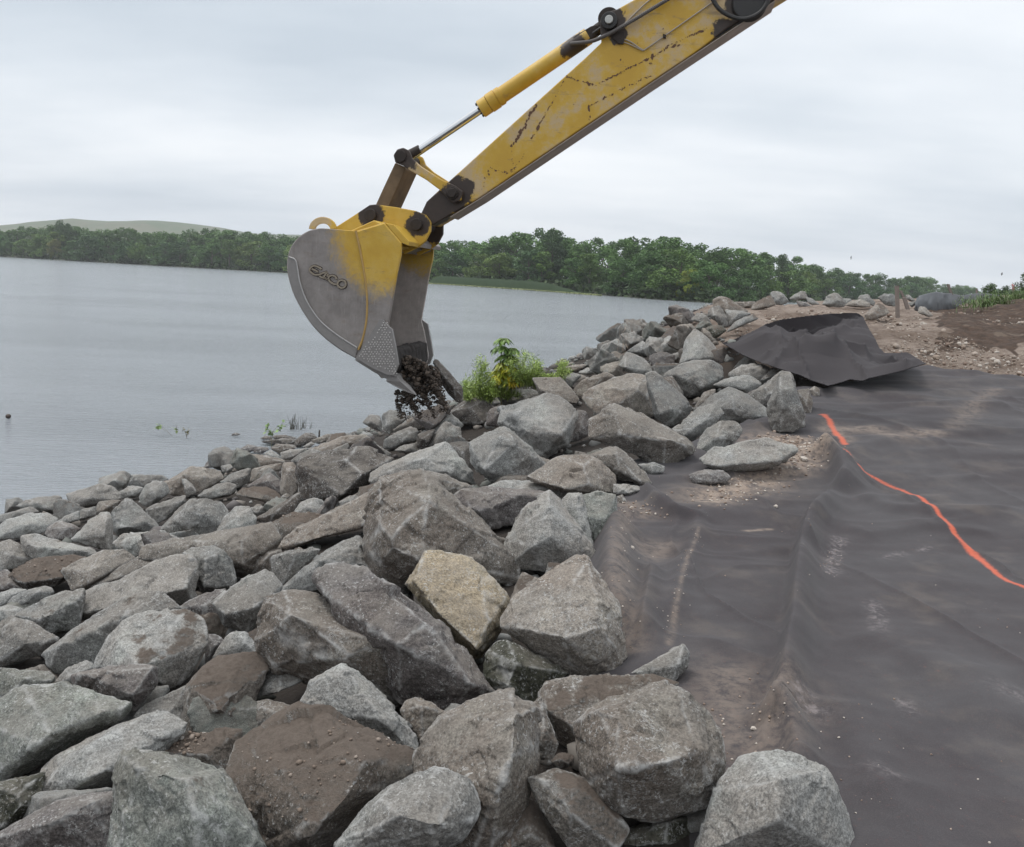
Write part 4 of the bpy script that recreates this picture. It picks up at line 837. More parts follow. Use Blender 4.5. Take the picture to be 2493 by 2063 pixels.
o = link('geotextile_sheet', me, k.m); md = o.modifiers.new('thick', 'SOLIDIFY'); md.thickness = 0.008; md.offset = 1
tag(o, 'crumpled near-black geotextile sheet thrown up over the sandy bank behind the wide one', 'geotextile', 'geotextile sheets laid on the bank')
# crumbs and stone chips on the sheet
items = []
for pts, n, sd, smax in (([(1285, 1060), (1268, 1150), (1262, 1260), (1290, 1330)], 70, .06, .006), ([(1432, 1100), (1400, 1190), (1372, 1320)], 60, .025, .005), ([(1640, 905), (1668, 935), (1600, 965), (1500, 1003), (1462, 1025)], 380, .13, .014),
                     ([(1590, 905), (1640, 915)], 90, .12, .02), ([(1290, 1040), (1330, 1060)], 60, .1, .012), ([(1712, 1108), (1700, 1190)], 40, .04, .005), ([(1500, 1000), (2000, 1700)], 40, .8, .0055), ([(1750, 1500), (1850, 1738)], 40, .3, .005), ([(1480, 1480), (1620, 1480)], 60, .14, .007)):
    pl = plan('T', pts)
    for i in range(n):
        j = prs.integers(0, len(pl) - 1); q = lerp(pl[j], pl[j + 1], prs.random()) + prs.normal(0, sd, 2)
        items.append([pebs[i % 6], q[0], q[1], 0, prs.uniform(.25, 1) * smax, rot_z(), np.array(((.30, .24, .2), (.42, .38, .34), (.2, .15, .12))[prs.integers(0, 3)])])
xy = np.array([[i[1], i[2]] for i in items]); zs = FABZ(xy[:, 0], xy[:, 1])
for i, z in zip(items, zs): i[3] = z + i[4] * .3
tag(link('grit', merge_copies('grit', items, [MAT_GRAVEL])), 'grit and stone chips scattered on the wide geotextile sheet', 'grit', kind='stuff')
for (a, b, s, lab) in ((1591, 1046, .020, 'tan clod lying alone on the geotextile left of the long fold'), (1547, 1488, .014, 'single pale stone chip on the geotextile near the bottom boulders'), (1647, 953, .035, 'pale pebble on the sand beside the bright speckled slab'),
                        (1295, 1152, .016, 'thin pale shard on the geotextile beside the pyramid-shaped boulder')):
    q = plan('T', [(a, b), (a + 1, b)])[0]; o = link('pebble', pebs[(a + b) % 6].copy(), MAT_GRAVEL); o.location = (q[0], q[1], float(FABZ(q[:1], q[1:2])[0]) + s * .4); o.scale = (s, s, s); o.rotation_euler = rot_z()
    attr(o.data, 'tint', np.tile(np.array([(.42, .38, .34)]), (len(o.data.vertices), 1))); tag(o, lab, 'pebble')
# ---------------------------------------------------------------- excavator arm and bucket
XD = 9.6
_b = ray(750 * DS, 620 * DS); _b = _b / np.linalg.norm(_b); az = math.atan2(_b[0], _b[1]) + R_(18.5)
AX = np.array([math.sin(az), math.cos(az), 0.0]); X0 = CAM + ray(750 * DS, 620 * DS) * XD; BW = 1.30
def xp(reg, pts, off=0.0):
    q = px_(reg, pts) if reg else pts; r = ray([a for a, b in q], [b for a, b in q])
    t = ((X0 + AX * off - CAM) @ AX) / (r @ AX); return CAM + r * t[:, None]
EXR = empty('excavator', Vector(xp('T', [(870, 850)])[0])); EXR['label'] = 'yellow excavator arm with a scuffed grey bucket reaching over the rocks from upper right'; EXR['category'] = 'excavator'
def prism_bm(bm, near, thick, ax=None):
    ax = AX if ax is None else ax
    a = [bm.verts.new(p) for p in near]; b = [bm.verts.new(p + ax * thick) for p in near]; n = len(a)
    bm.faces.new(a); bm.faces.new(b[::-1])
    for i in range(n): bm.faces.new((a[(i + 1) % n], a[i], b[i], b[(i + 1) % n]))
def fin(bm, name, m, parent, bev=0.006, sm=False, sub=0):
    bmesh.ops.recalc_face_normals(bm, faces=bm.faces)
    me = bpy.data.meshes.new(name); bm.to_mesh(me); bm.free(); smooth(me, sm)
    o = link(name, me, m)
    if parent is not None:
        o.parent = parent; base = parent
        while base.parent: base = base.parent
        o.matrix_parent_inverse = Matrix.Translation(-Vector(base.location))
    if bev: md = o.modifiers.new('b', 'BEVEL'); md.width = bev; md.segments = 2; md.limit_method = 'ANGLE'; md.angle_limit = R_(35); md.harden_normals = False
    return o
def prism(name, reg, pts, o0, o1, m, parent, bev=0.006, ref=None):
    bm = bmesh.new(); P = xp(reg, pts, o0) if ref is None else xp(reg, pts, ref) + AX * (o0 - ref)
    prism_bm(bm, P, o1 - o0); return fin(bm, name, m, parent, bev)
def cyl_bm(bm, p0, p1, r0, r1=None, seg=28, cap=True):
    p0 = np.array(p0); p1 = np.array(p1); r1 = r0 if r1 is None else r1; d = p1 - p0; d = d / np.linalg.norm(d)
    u = np.cross(d, [0, 0, 1] if abs(d[2]) < .9 else [1, 0, 0]); u /= np.linalg.norm(u); v = np.cross(d, u)
    A = [bm.verts.new(p0 + (u * math.cos(t) + v * math.sin(t)) * r0) for t in np.linspace(0, 2 * math.pi, seg, False)]
    B = [bm.verts.new(p1 + (u * math.cos(t) + v * math.sin(t)) * r1) for t in np.linspace(0, 2 * math.pi, seg, False)]
    for i in range(seg):
        f = bm.faces.new((A[i], A[(i + 1) % seg], B[(i + 1) % seg], B[i])); f.smooth = True
    if cap: bm.faces.new(A[::-1]); bm.faces.new(B)
def tube_bm(bm, pts, r, seg=10, ridged=0):
    pts = [np.array(p) for p in pts]; rings = []
    for i, p in enumerate(pts):
        d = pts[min(i + 1, len(pts) - 1)] - pts[max(i - 1, 0)]; d /= np.linalg.norm(d) + 1e-9
        u = np.cross(d, AX); u /= np.linalg.norm(u) + 1e-9; v = np.cross(d, u); rr = r * (1 + (.18 if ridged and i % 2 else 0))
        rings.append([bm.verts.new(p + (u * math.cos(t) + v * math.sin(t)) * rr) for t in np.linspace(0, 2 * math.pi, seg, False)])
    for a, b in zip(rings, rings[1:]):
        for i in range(seg):
            f = bm.faces.new((a[i], a[(i + 1) % seg], b[(i + 1) % seg], b[i])); f.smooth = True
    bm.faces.new(rings[0][::-1]); bm.faces.new(rings[-1])
def spline(P, n):
    P = [np.array(p, float) for p in P]; P = [2 * P[0] - P[1]] + P + [2 * P[-1] - P[-2]]; out = []
    m = len(P) - 3
    for i in range(m):
        for t in np.linspace(0, 1, max(2, n // m), False):
            a, b, c, d = P[i:i + 4]; out.append(.5 * (2 * b + (c - a) * t + (2 * a - 5 * b + 4 * c - d) * t * t + (3 * b - a - 3 * c + d) * t ** 3))
    out.append(P[-2]); return out

def paint_mat(name, spots=(), wear=None, dusty=0.35, lift=1.0):
    k = NM(name, 0.48); n1 = k.noise(2.3, 6, 0.62); n2 = k.noise(16, 7, 0.7); n3 = k.noise(70, 6, 0.8)
    yel = k.mix(k.rng(n1, .35, .65), (0.510, 0.310, 0.035), (0.600, 0.390, 0.048))
    tan = k.mix(n2, (0.42, 0.30, 0.15), (0.56, 0.42, 0.24))
    c = k.mix(k.math('MULTIPLY', k.rng(k.math('ADD', n1, k.math('MULTIPLY', n2, .35)), .62, .86), dusty * 1.9, clamp=True), yel, tan)
    c = k.mix(k.math('MULTIPLY', k.rng(n3, .60, .68), k.rng(n1, .42, .6)), c, (0.10, 0.055, 0.035))
    streak = k.noise(9, 7, .75, k.vm('ADD', k.obj, (2, 9, 5)), .3, (.35, .35, 1.6)); c = k.mix(k.math('MULTIPLY', k.rng(streak, .56, .70), .55), c, (0.20, 0.145, 0.095))
    if wear:                               # paint rubbed off away from one corner: bare scuffed steel
        p0, r0, r1 = wear; d = k.vm('DISTANCE', k.obj, tuple(p0), out=1)
        f = k.rng(k.math('ADD', d, k.math('ADD', k.math('MULTIPLY', k.math('SUBTRACT', k.noise(5, 7, .72, None, .8), .5), .42), k.math('MULTIPLY', k.math('SUBTRACT', k.noise(34, 7, .8), .5), .30))), r0 + .02, r1 + .0)
        n4 = k.noise(5, 7, .7)
        steel = k.mix(k.rng(n4, .3, .7), (0.200, 0.186, 0.178), (0.290, 0.272, 0.260)); steel = k.mix(k.rng(n3, .55, .75), steel, (0.28, 0.265, 0.25))
        steel = k.mix(k.math('MULTIPLY', k.rng(k.noise(4, 6, .7, k.vm('ADD', k.obj, (4, 4, 4)), 0, (1, 1, 3)), .55, .7), .35), steel, (0.17, 0.12, 0.085))
        scr = k.noise(6, 7, .8, k.vm('ADD', k.obj, (5, 1, 3)), .1, (9, 9, .8)); steel = k.mix(k.math('MULTIPLY', k.rng(scr, .56, .66), .6), steel, (0.36, 0.345, 0.33)); steel = k.mix(k.math('MULTIPLY', k.rng(scr, .42, .34), .45), steel, (0.12, 0.095, 0.08))
        c = k.mix(f, c, k.mix(1.0, steel, (lift, lift * .97, lift * .96), 'MULTIPLY'))
    for p, r in spots:
        d = k.math('ADD', k.vm('DISTANCE', k.obj, tuple(p), out=1), k.math('MULTIPLY', k.math('SUBTRACT', k.noise(13, 6, .7), .5), r * 1.3))
        c = k.mix(k.rng(d, r * 1.05, r * .86), c, k.mix(n2, (0.016, 0.012, 0.010), (0.062, 0.040, 0.030)))
        k.rough(0.5)
    k.color(c); k.bump(k.math('ADD', n3, n2), .35, .004); return k.m
STEEL = paint_mat('worn_steel', wear=((0, 0, -50), .1, .2))
MUD = simple('greasy_mud', (0.030, 0.022, 0.018), .75, .6, 30, .8); BLACK = simple('black_rubber', (0.022, 0.021, 0.021), .5, .3, 60, .2)
CHROME = simple('chromed_rod', (0.62, 0.63, 0.64), .16, .05, 8, 0, 1.0); LINE = simple('bare_steel_line', (0.34, 0.30, 0.25), .5, .2, 30, .1)
SILV = simple('silver_bolt', (0.42, 0.42, 0.40), .4, .2, 40, .2, .6)
c1 = xp('I', [(985, 380)])[0]
pinA = xp('I', [(880, 215)], .36)[0]; pinB = xp('I', [(1205, 282)], .36)[0]; pinS = xp('Q', [(1325, 1240)], .38)[0]; pinT = xp('Q', [(992, 1003)], .36)[0]; pinC = xp('S', [(745, 138)], .38)[0]
BK = paint_mat('bucket_paint', wear=(c1, .36, .66), dusty=.15)
EAR = paint_mat('bucket_ear_paint', spots=((pinA, .145), (pinB, .135), (pinB + AX * .5, .2), (xp('I', [(860, 290)], .36)[0], .06)), dusty=.12)
STK = paint_mat('stick_paint', spots=((pinS, .20), (xp('Q', [(1180, 1370)], .38)[0], .25), (xp('Q', [(1415, 1185)], .38)[0], .07), (xp('S', [(1640, 30)], .38)[0], .24), (pinC, .16), (xp('S', [(800, 225)], .38)[0], .09), (xp('S', [(1480, 190)], .38)[0], .12)), dusty=.75)
CYL = paint_mat('cylinder_paint', spots=((xp('S', [(520, 300)], .5)[0], .14),), dusty=.25)
LNK = paint_mat('link_paint', spots=((pinT, .19), (pinS, .14)), dusty=1.2)

bucket = empty('bucket', Vector(xp('I', [(800, 700)], .6)[0])); bucket.parent = EXR; bucket.matrix_parent_inverse = Matrix.Translation(-EXR.location)
class BP: pass
def bpar(o):                               # sub-part of the bucket
    o.parent = bucket; o.matrix_parent_inverse = (Matrix.Translation(EXR.location) @ bucket.matrix_local).inverted() if False else Matrix.Identity(4); return o
bpy.context.view_layer.update()
def sub(o, par):
    mw = o.matrix_world.copy(); o.parent = par; o.matrix_parent_inverse = par.matrix_world.inverted(); return o
back = [(600, 312), (520, 308), (440, 325), (370, 370), (320, 430), (292, 505), (288, 600), (305, 690), (340, 790), (400, 900), (470, 1000), (560, 1090), (670, 1170), (770, 1225), (900, 1305)]
side = back + [(950, 1368), (1040, 1350), (1060, 1270), (1025, 1080), (1000, 990), (1030, 820), (1060, 640), (1090, 500), (1096, 410), (970, 267), (775, 326)]
def bpart(name, pts, a, b, m, bev=.006, ref=None): return sub(prism(name, 'I', pts, a, b, m, None, bev, ref), bucket)
bpart('side_plate', side, 0, .035, BK); BKI = paint_mat('scoured_inside_bounce', wear=(c1 + AX * BW, .18, .42), dusty=.15, lift=1.7)  # scoured steel inside, colour lightened in place of bounced light
bpart('side_plate', side, BW - .035, BW, BKI, .006, 0)
front = [(775, 330), (970, 270), (1093, 412), (1087, 500), (1057, 640), (1027, 820), (997, 990), (1030, 1330), (880, 1290), (800, 1200), (822, 1080), (846, 950), (852, 800), (838, 650), (805, 450)]
bpart('reinforcing_plate', front, -.022, -.001, BK, .012); bpart('reinforcing_plate', front, BW + .001, BW + .02, BK, .01, 0)
rim = [(292, 505), (345, 530), (362, 600), (380, 700), (430, 830), (520, 960), (640, 1060), (785, 1150), (768, 1222), (670, 1168), (560, 1088), (470, 998), (400, 898), (340, 788), (305, 688), (288, 600)]
SB = simple('scuffed_bright_steel', (0.235, 0.222, 0.215), .5, .25, 14, .3, 0.0)
bm = bmesh.new(); tube_bm(bm, spline(xp('I', [(772, 325), (800, 450), (835, 650), (851, 800), (847, 950), (822, 1080), (790, 1165)], -.020), 40), .012, 8); sub(fin(bm, 'weld_seam', simple('worn_yellow_weld', (0.42, 0.27, 0.09), .6, .3, 20, .4), None, 0), bucket)
bm = bmesh.new(); tube_bm(bm, spline(xp('I', [(300, 510), (345, 532), (362, 600), (380, 700), (430, 830), (520, 960), (640, 1060), (780, 1150)], -.018), 40), .008, 8); sub(fin(bm, 'rim_highlight', simple('rim_highlight_steel', (0.40, 0.39, 0.38), .5, .35, 12, .2), None, 0), bucket)  # polished bead, its pale colour painting the highlight along the strip's inner edge
bpart('wear_strip', rim, -.016, -.001, SB, .010)
def inset(pts, d):
    P = np.array(pts, float); T = np.gradient(P, axis=0); Nn = np.stack([-T[:, 1], T[:, 0]], 1); Nn /= np.linalg.norm(Nn, axis=1)[:, None]; return [tuple(q) for q in (P + Nn * d)]
shell = [(1095, 410), (970, 267), (775, 326)] + [tuple(p) for p in spline(back, 46)] + [(1000, 1375)]
bpart('curved_shell', shell + inset(shell, -9)[::-1], .036, BW - .036, BKI, 0)
lipp = [(770, 1200), (880, 1265), (1045, 1345), (1062, 1378), (1030, 1395), (900, 1325), (765, 1240)]
bpart('cutting_lip', lipp, -.01, BW + .01, SB, .008)
tth = [(1010, 1340), (1062, 1350), (1090, 1385), (1140, 1420), (1190, 1486), (1150, 1478), (1085, 1440), (1030, 1412), (985, 1385)]
for j in range(5):
    o0 = -.012 + j * (BW - .10) / 4; bm = bmesh.new(); P = xp('I', tth, 0) + AX * o0; a = [bm.verts.new(p + AX * (.035 * (1 if i in (4, 5, 3) else 0))) for i, p in enumerate(P)]; b = [bm.verts.new(p + AX * (.12 - (.035 if i in (4, 5, 3) else 0))) for i, p in enumerate(P)]
    bm.faces.new(a); bm.faces.new(b[::-1])
    for i in range(len(a)): bm.faces.new((a[(i + 1) % len(a)], a[i], b[i], b[(i + 1) % len(a)]))
    sub(fin(bm, 'tooth', SB, None, .006), bucket)
cut = [(940, 952), (962, 952), (985, 990), (1025, 1020), (1050, 1140), (1070, 1270), (1042, 1345), (990, 1340), (880, 1290), (772, 1222)]
STUD = simple('polished_stud', (.46, .44, .42), .4, .2, 40, 0)
def studded(o0, sgn):
    bm = bmesh.new(); prism_bm(bm, xp('I', cut, -.07) + AX * (o0 + .07), .045)
    if sgn:
        for i in range(22):
            for j in range(13):
                x = 800 + j * 21 + (i % 2) * 10; y = 975 + i * 17
                if not (y > 1222 - (x - 772) * 1.55 + 30 and x < 1005 + (y - 1000) * .19 and y < 1205 + (x - 772) * .50): continue
                if prs.random() < .08: continue
                p = xp('I', [(x + prs.uniform(-3, 3), y + prs.uniform(-3, 3))], o0)[0]; nf_ = len(bm.faces); bmesh.ops.create_icosphere(bm, subdivisions=1, radius=.0085, matrix=Matrix.Translation(Vector(p))); bm.faces.ensure_lookup_table(); [setattr(f, 'material_index', 1) for f in bm.faces[nf_:]]
    return sub(fin(bm, 'side_cutter', [SB, STUD], None, 0), bucket)
studded(-.070, 1); studded(BW + .02, 0)
# mounting ears, cross plate, lifting eye
ear = [(585, 318), (640, 292), (760, 215), (868, 143), (905, 139), (1050, 158), (1190, 184), (1262, 212), (1300, 262), (1298, 330), (1262, 400), (1205, 445), (1110, 492), (1090, 420), (970, 330), (775, 340)]
bpart('mounting_ear', ear, .36, .405, EAR, .008); bpart('mounting_ear', ear, .885, .93, EAR, .008, .36)
bpart('cross_plate', [(975, 268), (1040, 284), (1150, 402), (1142, 432), (1096, 412)], .0, BW, BK, .006)
bpart('torque_tube', [(700, 340), (900, 250), (1000, 300), (1090, 440), (1000, 470), (800, 430)], .04, BW - .04, BK, .01)
ring = [(535 + 98 * math.cos(t), 318 + 92 * math.sin(t)) for t in np.linspace(math.pi * 1.02, math.pi * 1.98, 20)]
ring += [(535 + 54 * math.cos(t), 318 + 44 * math.sin(t)) for t in np.linspace(math.pi * 1.98, math.pi * 1.02, 20)]
bpart('lifting_eye', ring, .20, .24, LNK, .008)
# raised lettering on the bucket side
EM = simple('cast_letters', (0.265, 0.225, 0.175), .7, .2, 60, .3)
bm = bmesh.new(); bmR = bmesh.new()
for st_ in ([(835, 470), (760, 420), (620, 362), (510, 400), (455, 505), (540, 605), (640, 650), (760, 640), (860, 600), (1000, 562)], [(520, 462), (620, 500), (720, 555)],
           [(1010, 565), (960, 640), (925, 735), (1060, 812)], [(770, 692), (860, 735), (940, 755), (1060, 820)], [(1050, 622), (1015, 700)],
           [(1318, 790), (1270, 710), (1180, 672), (1080, 700), (1062, 790), (1120, 880), (1230, 945), (1330, 950)],
           [(1480 + 132 * math.cos(t), 945 + 125 * math.sin(t)) for t in np.linspace(0, 2 * math.pi, 17)]):
    path = spline(xp('U', st_, -.004), 30); d0 = np.array(path)
    wv = .0088; L, Rr = [], []
    for i, p in enumerate(path):
        d = path[min(i + 1, len(path) - 1)] - path[max(i - 1, 0)]; nn = np.cross(d, AX); nn /= np.linalg.norm(nn) + 1e-9
        L.append(p + nn * wv); Rr.append(p - nn * wv)
    L2 = [p + (p - c) * .75 - AX * .0 for p, c in zip(L, path)]; R2 = [p + (p - c) * .75 for p, c in zip(Rr, path)]
    for i in range(len(path) - 1): bmR.faces.new([bmR.verts.new(p - AX * -.001) for p in (L2[i], L2[i + 1], R2[i + 1], R2[i])])
    for i in range(len(path) - 1):
        q = [L[i], L[i + 1], Rr[i + 1], Rr[i]]; a = [bm.verts.new(p - AX * .014) for p in q]; b = [bm.verts.new(p + AX * .006) for p in q]
        bm.faces.new(a)
        for z in range(4): bm.faces.new((a[z], a[(z + 1) % 4], b[(z + 1) % 4], b[z]))
sub(fin(bmR, 'emblem_shadow', simple('emblem_shadow_dark', (.045, .032, .026), .9, .3, 40, 0), None, 0), bucket); sub(fin(bm, 'emblem', EM, None, 0), bucket)  # flat dark backing stands in for shadow around the raised letters
def pin(name, p, o0, o1, r, par, m=MUD, head=None):
    bm = bmesh.new(); base = p - AX * ((p - X0) @ AX); cyl_bm(bm, base + AX * o0, base + AX * o1, r)
    if head: cyl_bm(bm, base + AX * (o0 - .03), base + AX * o0, r * head, None, 6)
    o = fin(bm, name, m, None, .006); return sub(o, par)
pin('pin', pinA, .31, .98, .062, bucket); pin('pin', pinB, .30, .99, .060, bucket)
# stick
stick = [(1112, 1372), (1150, 1290), (1220, 1225), (1290, 1163), (1500, 972), (1900, 610), (2030, 492), (2160, 375), (2268, 272), (2256, 140), (2300, 78), (2370, 58), (2470, 2), (2650, -95), (3100, -330), (3600, -580), (4300, -900),
         (4450, -640), (3760, -240), (3375, 0), (3275, 60), (3075, 180), (2875, 330), (2575, 530), (2100, 850), (1480, 1270), (1272, 1392), (1190, 1440), (1130, 1430)]
stk = sub(prism('stick', 'Q', stick, .40, .75, STK, None, .012), EXR)
UND = simple('dirty_underside', (0.40, 0.34, 0.30), .8, .4, 9, .4)
bm = bmesh.new(); pl = [(1300, 1386), (1500, 1264), (2100, 858), (2575, 538), (2875, 338), (3380, 3), (3380, 9), (2875, 344), (2575, 544), (2100, 864), (1500, 1270), (1300, 1392)]
prism_bm(bm, xp('Q', pl, .385), .38); sub(fin(bm, 'bottom_flange', UND, None, .004), stk)
# rust-coloured scrapes in the paint
RUST = simple('rust_chips', (0.125, 0.066, 0.040), .85, .5, 40, .3)
bm = bmesh.new(); fpl = xp('Q', [(2000, 700), (2100, 700), (2000, 800)], .40)
for reg, pts, dens, sz in (('S', [(470, 490), (560, 520), (655, 545), (780, 485), (900, 420), (1050, 350), (1130, 292), (1230, 245), (1370, 180)], 1.0, 5), ('S', [(455, 515), (400, 620), (345, 710), (270, 850), (245, 890)], .9, 5), ('S', [(212, 962), (130, 1092), (75, 1115)], .8, 4.5), ('S', [(285, 665), (240, 730), (200, 815), (155, 890), (120, 940)], 1.5, 8),
                           ('S', [(120, 940), (125, 1050), (130, 1090)], .5, 3), ('S', [(620, 770), (612, 680), (700, 635), (850, 555), (1010, 483)], .7, 4.5), ('Q', [(1505, 1215), (1530, 1140), (1560, 1070), (1640, 1105), (1700, 1080)], .8, 4.5),
                           ('S', [(480, 700), (560, 620)], .2, 3), ('S', [(820, 380), (850, 430)], .3, 4), ('S', [(990, 400), (1020, 410)], .8, 6), ('S', [(1150, 300), (1190, 290)], .7, 7), ('S', [(640, 360), (800, 300), (1000, 250), (1200, 100)], .12, 3)):
    pts = [np.array(p, float) for p in pts]
    for a, b in zip(pts, pts[1:]):
        n = int(np.hypot(*(b - a)) / 7 * dens * prs.uniform(.5, 1.6)) + 1
        for i in range(n):
            c = lerp(a, b, prs.random()) + prs.normal(0, 3.2, 2); s = sz * prs.lognormal(-.45, .5); ang = math.atan2(b[1] - a[1], b[0] - a[0]) + prs.normal(0, .35)
            q = [(c[0] + s * prs.uniform(.6, 1.3) * (1.5 * math.cos(t) * math.cos(ang) - .7 * math.sin(t) * math.sin(ang)), c[1] + s * prs.uniform(.6, 1.3) * (1.5 * math.cos(t) * math.sin(ang) + .7 * math.sin(t) * math.cos(ang))) for t in np.linspace(0, 2 * math.pi, 6, False)]
            bm.faces.new([bm.verts.new(p) for p in xp(reg, q, .3985 - prs.uniform(0, .0012))])
me = bpy.data.meshes.new('x'); bm.to_mesh(me); bm.free(); b2 = bmesh.new(); b2.from_mesh(stk.data); nf = len(b2.faces); b2.from_mesh(me); b2.faces.ensure_lookup_table()
for f in b2.faces[nf:]: f.material_index = 1
iw = stk.matrix_world.inverted()
b2.to_mesh(stk.data); b2.free(); stk.data.materials.append(RUST)
pin('pin', pinS, .30, .92, .064, stk, MUD, .8); pin('pin', pinC, .33, .90, .080, stk, BLACK); pin('bolt_head', pinC, .30, .33, .040, stk, SILV)
# links
def linkbar(pts, a, b, m=LNK, ref=None): return sub(prism('link', 'Q', pts, a, b, m, None, .01, ref), EXR)
gl = [(1038, 962), (1058, 1012), (1112, 1062), (1250, 1150), (1330, 1185), (1385, 1225), (1372, 1282), (1318, 1300), (1285, 1268), (1238, 1218), (1150, 1152), (1048, 1092), (1000, 1060), (950, 1040), (938, 992), (962, 955), (1000, 944)]
linkbar(gl, .325, .372); linkbar(gl, .85, .897, LNK, .325)
linkbar([(950, 1040), (1000, 1062), (1018, 1080), (905, 1330), (880, 1400), (840, 1440), (770, 1420), (765, 1370), (826, 1308), (875, 1200)], .425, .865, simple('grimy_link_paint', (0.150, 0.100, 0.055), .7, .85, 6, .6))
pin('pin', pinT, .30, .92, .062, EXR)
MUD2 = MUD
# cylinder
off = .59
rodA, rodB = xp('Q', [(1040, 1010), (1530, 678)], off); gA, gB = xp('Q', [(1497, 700), (1612, 622)], off); bA, bB = xp('Q', [(1590, 637), (2185, 232)], off); eye = xp('Q', [(2320, 138)], off)[0]
bm = bmesh.new(); cyl_bm(bm, rodA, rodB, .043, None, 36); cylo = sub(fin(bm, 'hydraulic_cylinder', CHROME, None, 0), EXR); cylo.name = 'cylinder_rod'
bm = bmesh.new(); cyl_bm(bm, bA, bB, .083, None, 40); cyl_bm(bm, gB + (gA - gB) * .05, bA + (bB - bA) * .04, .090, None, 40); brl = sub(fin(bm, 'cylinder_barrel', CYL, None, .004), EXR)
bm = bmesh.new(); dv = (gB - gA) / np.linalg.norm(gB - gA)
for a_, b_, r_ in ((0, .10, .092), (.104, .20, .098), (.205, .26, .094)): cyl_bm(bm, gA + dv * a_, gA + dv * b_, r_, None, 36)
sub(fin(bm, 'gland', CYL, None, .004), brl)
bm = bmesh.new()
for t in np.linspace(0, 2 * math.pi, 8, False):
    u = np.cross(dv, AX); u /= np.linalg.norm(u); v = np.cross(dv, u); c_ = gA + (u * math.cos(t) + v * math.sin(t)) * .070; cyl_bm(bm, c_ - dv * .02, c_ + dv * .005, .012, None, 6)
sub(fin(bm, 'gland_bolts', BLACK, None, 0), brl)
bm = bmesh.new(); cyl_bm(bm, xp('Q', [(1000, 1020)], off)[0], xp('Q', [(1112, 955)], off)[0], .062, .050); sub(fin(bm, 'rod_end', MUD, None, .004), EXR)
bm = bmesh.new(); e2 = bB + (eye - bB) * .1; cyl_bm(bm, bB, e2, .07, .06); cyl_bm(bm, e2, eye, .055, .06); cyl_bm(bm, eye - AX * .12, eye + AX * .12, .105); sub(fin(bm, 'cylinder_eye', MUD, None, .004), brl)
bm = bmesh.new(); prism_bm(bm, xp('Q', [(2085, 240), (2110, 222), (2200, 168), (2235, 158), (2262, 180), (2240, 230), (2180, 262), (2100, 285)], .52), .08); sub(fin(bm, 'port_block', MUD, None, .01), brl)
# hoses and hard lines on the near face
def hose(name, reg, pts, o, r, m, ridged=0, n=60, par=None):
    offs = o if hasattr(o, '__len__') else [o] * len(pts); P = [xp(reg, [p], f)[0] for p, f in zip(pts, offs)]
    bm = bmesh.new(); tube_bm(bm, spline(P, n), r, 10, ridged); return sub(fin(bm, name, m, None, 0), par or EXR)
CORR = simple('corrugated_sleeve', (0.10, 0.09, 0.085), .6, .4, 40, .3)
hose('hydraulic_hose', 'S', [(498, 280), (560, 274), (640, 262), (720, 228), (800, 186), (900, 128), (1010, 62), (1110, 2), (1300, -110), (1600, -260)], [.50, .44, .40, .35, .34, .34, .34, .34, .34, .34], .017, CORR, 1, 170)
hose('hydraulic_hose', 'S', [(640, 215), (690, 178), (720, 150)], [.5, .48, .5], .014, BLACK)
hose('steel_line', 'S', [(832, 250), (880, 268), (955, 318), (985, 308), (1100, 228), (1240, 130), (1400, 18), (1600, -120)], .385, .0065, LINE, 0, 90)
hose('steel_line', 'S', [(828, 268), (875, 285), (960, 326)], .385, .005, LINE)
hose('steel_line', 'S', [(800, 190), (860, 135), (930, 65), (1010, -5), (1200, -140)], .385, .0065, LINE)
hose('hydraulic_hose', 'S', [(1380, -60), (1410, 5), (1450, 62), (1520, 105), (1600, 122), (1680, 98), (1735, 48), (1760, -20), (1730, -110)], .33, .021, BLACK, 0, 90)
bm = bmesh.new(); prism_bm(bm, xp('S', [(790, 200), (838, 205), (845, 232), (832, 282), (800, 278), (765, 240)], .37), .03); prism_bm(bm, xp('S', [(1085, 215), (1108, 222), (1106, 244), (1088, 240)], .37), .03); sub(fin(bm, 'hose_clamp', MUD, None, .004), stk)
bm = bmesh.new(); c_ = xp('S', [(1640, 20)], .36)[0]; cyl_bm(bm, c_, c_ + AX * .04, .15, .17); sub(fin(bm, 'grease_cap', BLACK, None, .01), stk)
# load still in the bucket, the slab of stone sliding off it and the soil raining down
SOIL = simple('damp_black_soil', (0.026, 0.021, 0.019), .9, .6, 30, 1.0)
def px_rock(reg, outl, D, inner, seed):
    q = px_(reg, outl); i = [(*px_(reg, [(a, b)])[0], c) for a, b, c in inner]; P, Rm = rock_points(q, i, D, np.random.default_rng(seed)); return P, Rm
Dt = float(np.dot(xp('I', [(1100, 1300)], .7)[0] - CAM, FWD))
P, Rm = px_rock('N', [(655, 350), (672, 322), (700, 330), (760, 385), (820, 460), (900, 550), (943, 600), (945, 690), (922, 757), (880, 735), (800, 660), (735, 575), (670, 460)], Dt + .35, [(860, 600, .35), (700, 420, .3)], 3)
queue_rock(P, Rm, .012, 301, jag=.5); P, Rm = px_rock('N', [(430, 300), (520, 310), (590, 420), (612, 520), (600, 566), (560, 540), (470, 430)], Dt + .05, [], 4); queue_rock(P, Rm, .012, 302, jag=.5)
dn = flush_rocks()
for (me, base, kw), lab in zip(dn, ('long thin dark stone sliding off the bucket teeth in mid-air', 'dark wet pointed stone falling between the bucket teeth')):
    o = link('falling_rock', me, MAT_ROCK); o.location = base; o.color = (.072, .062, .056, .1); tag(o, lab, 'rock')
items = []
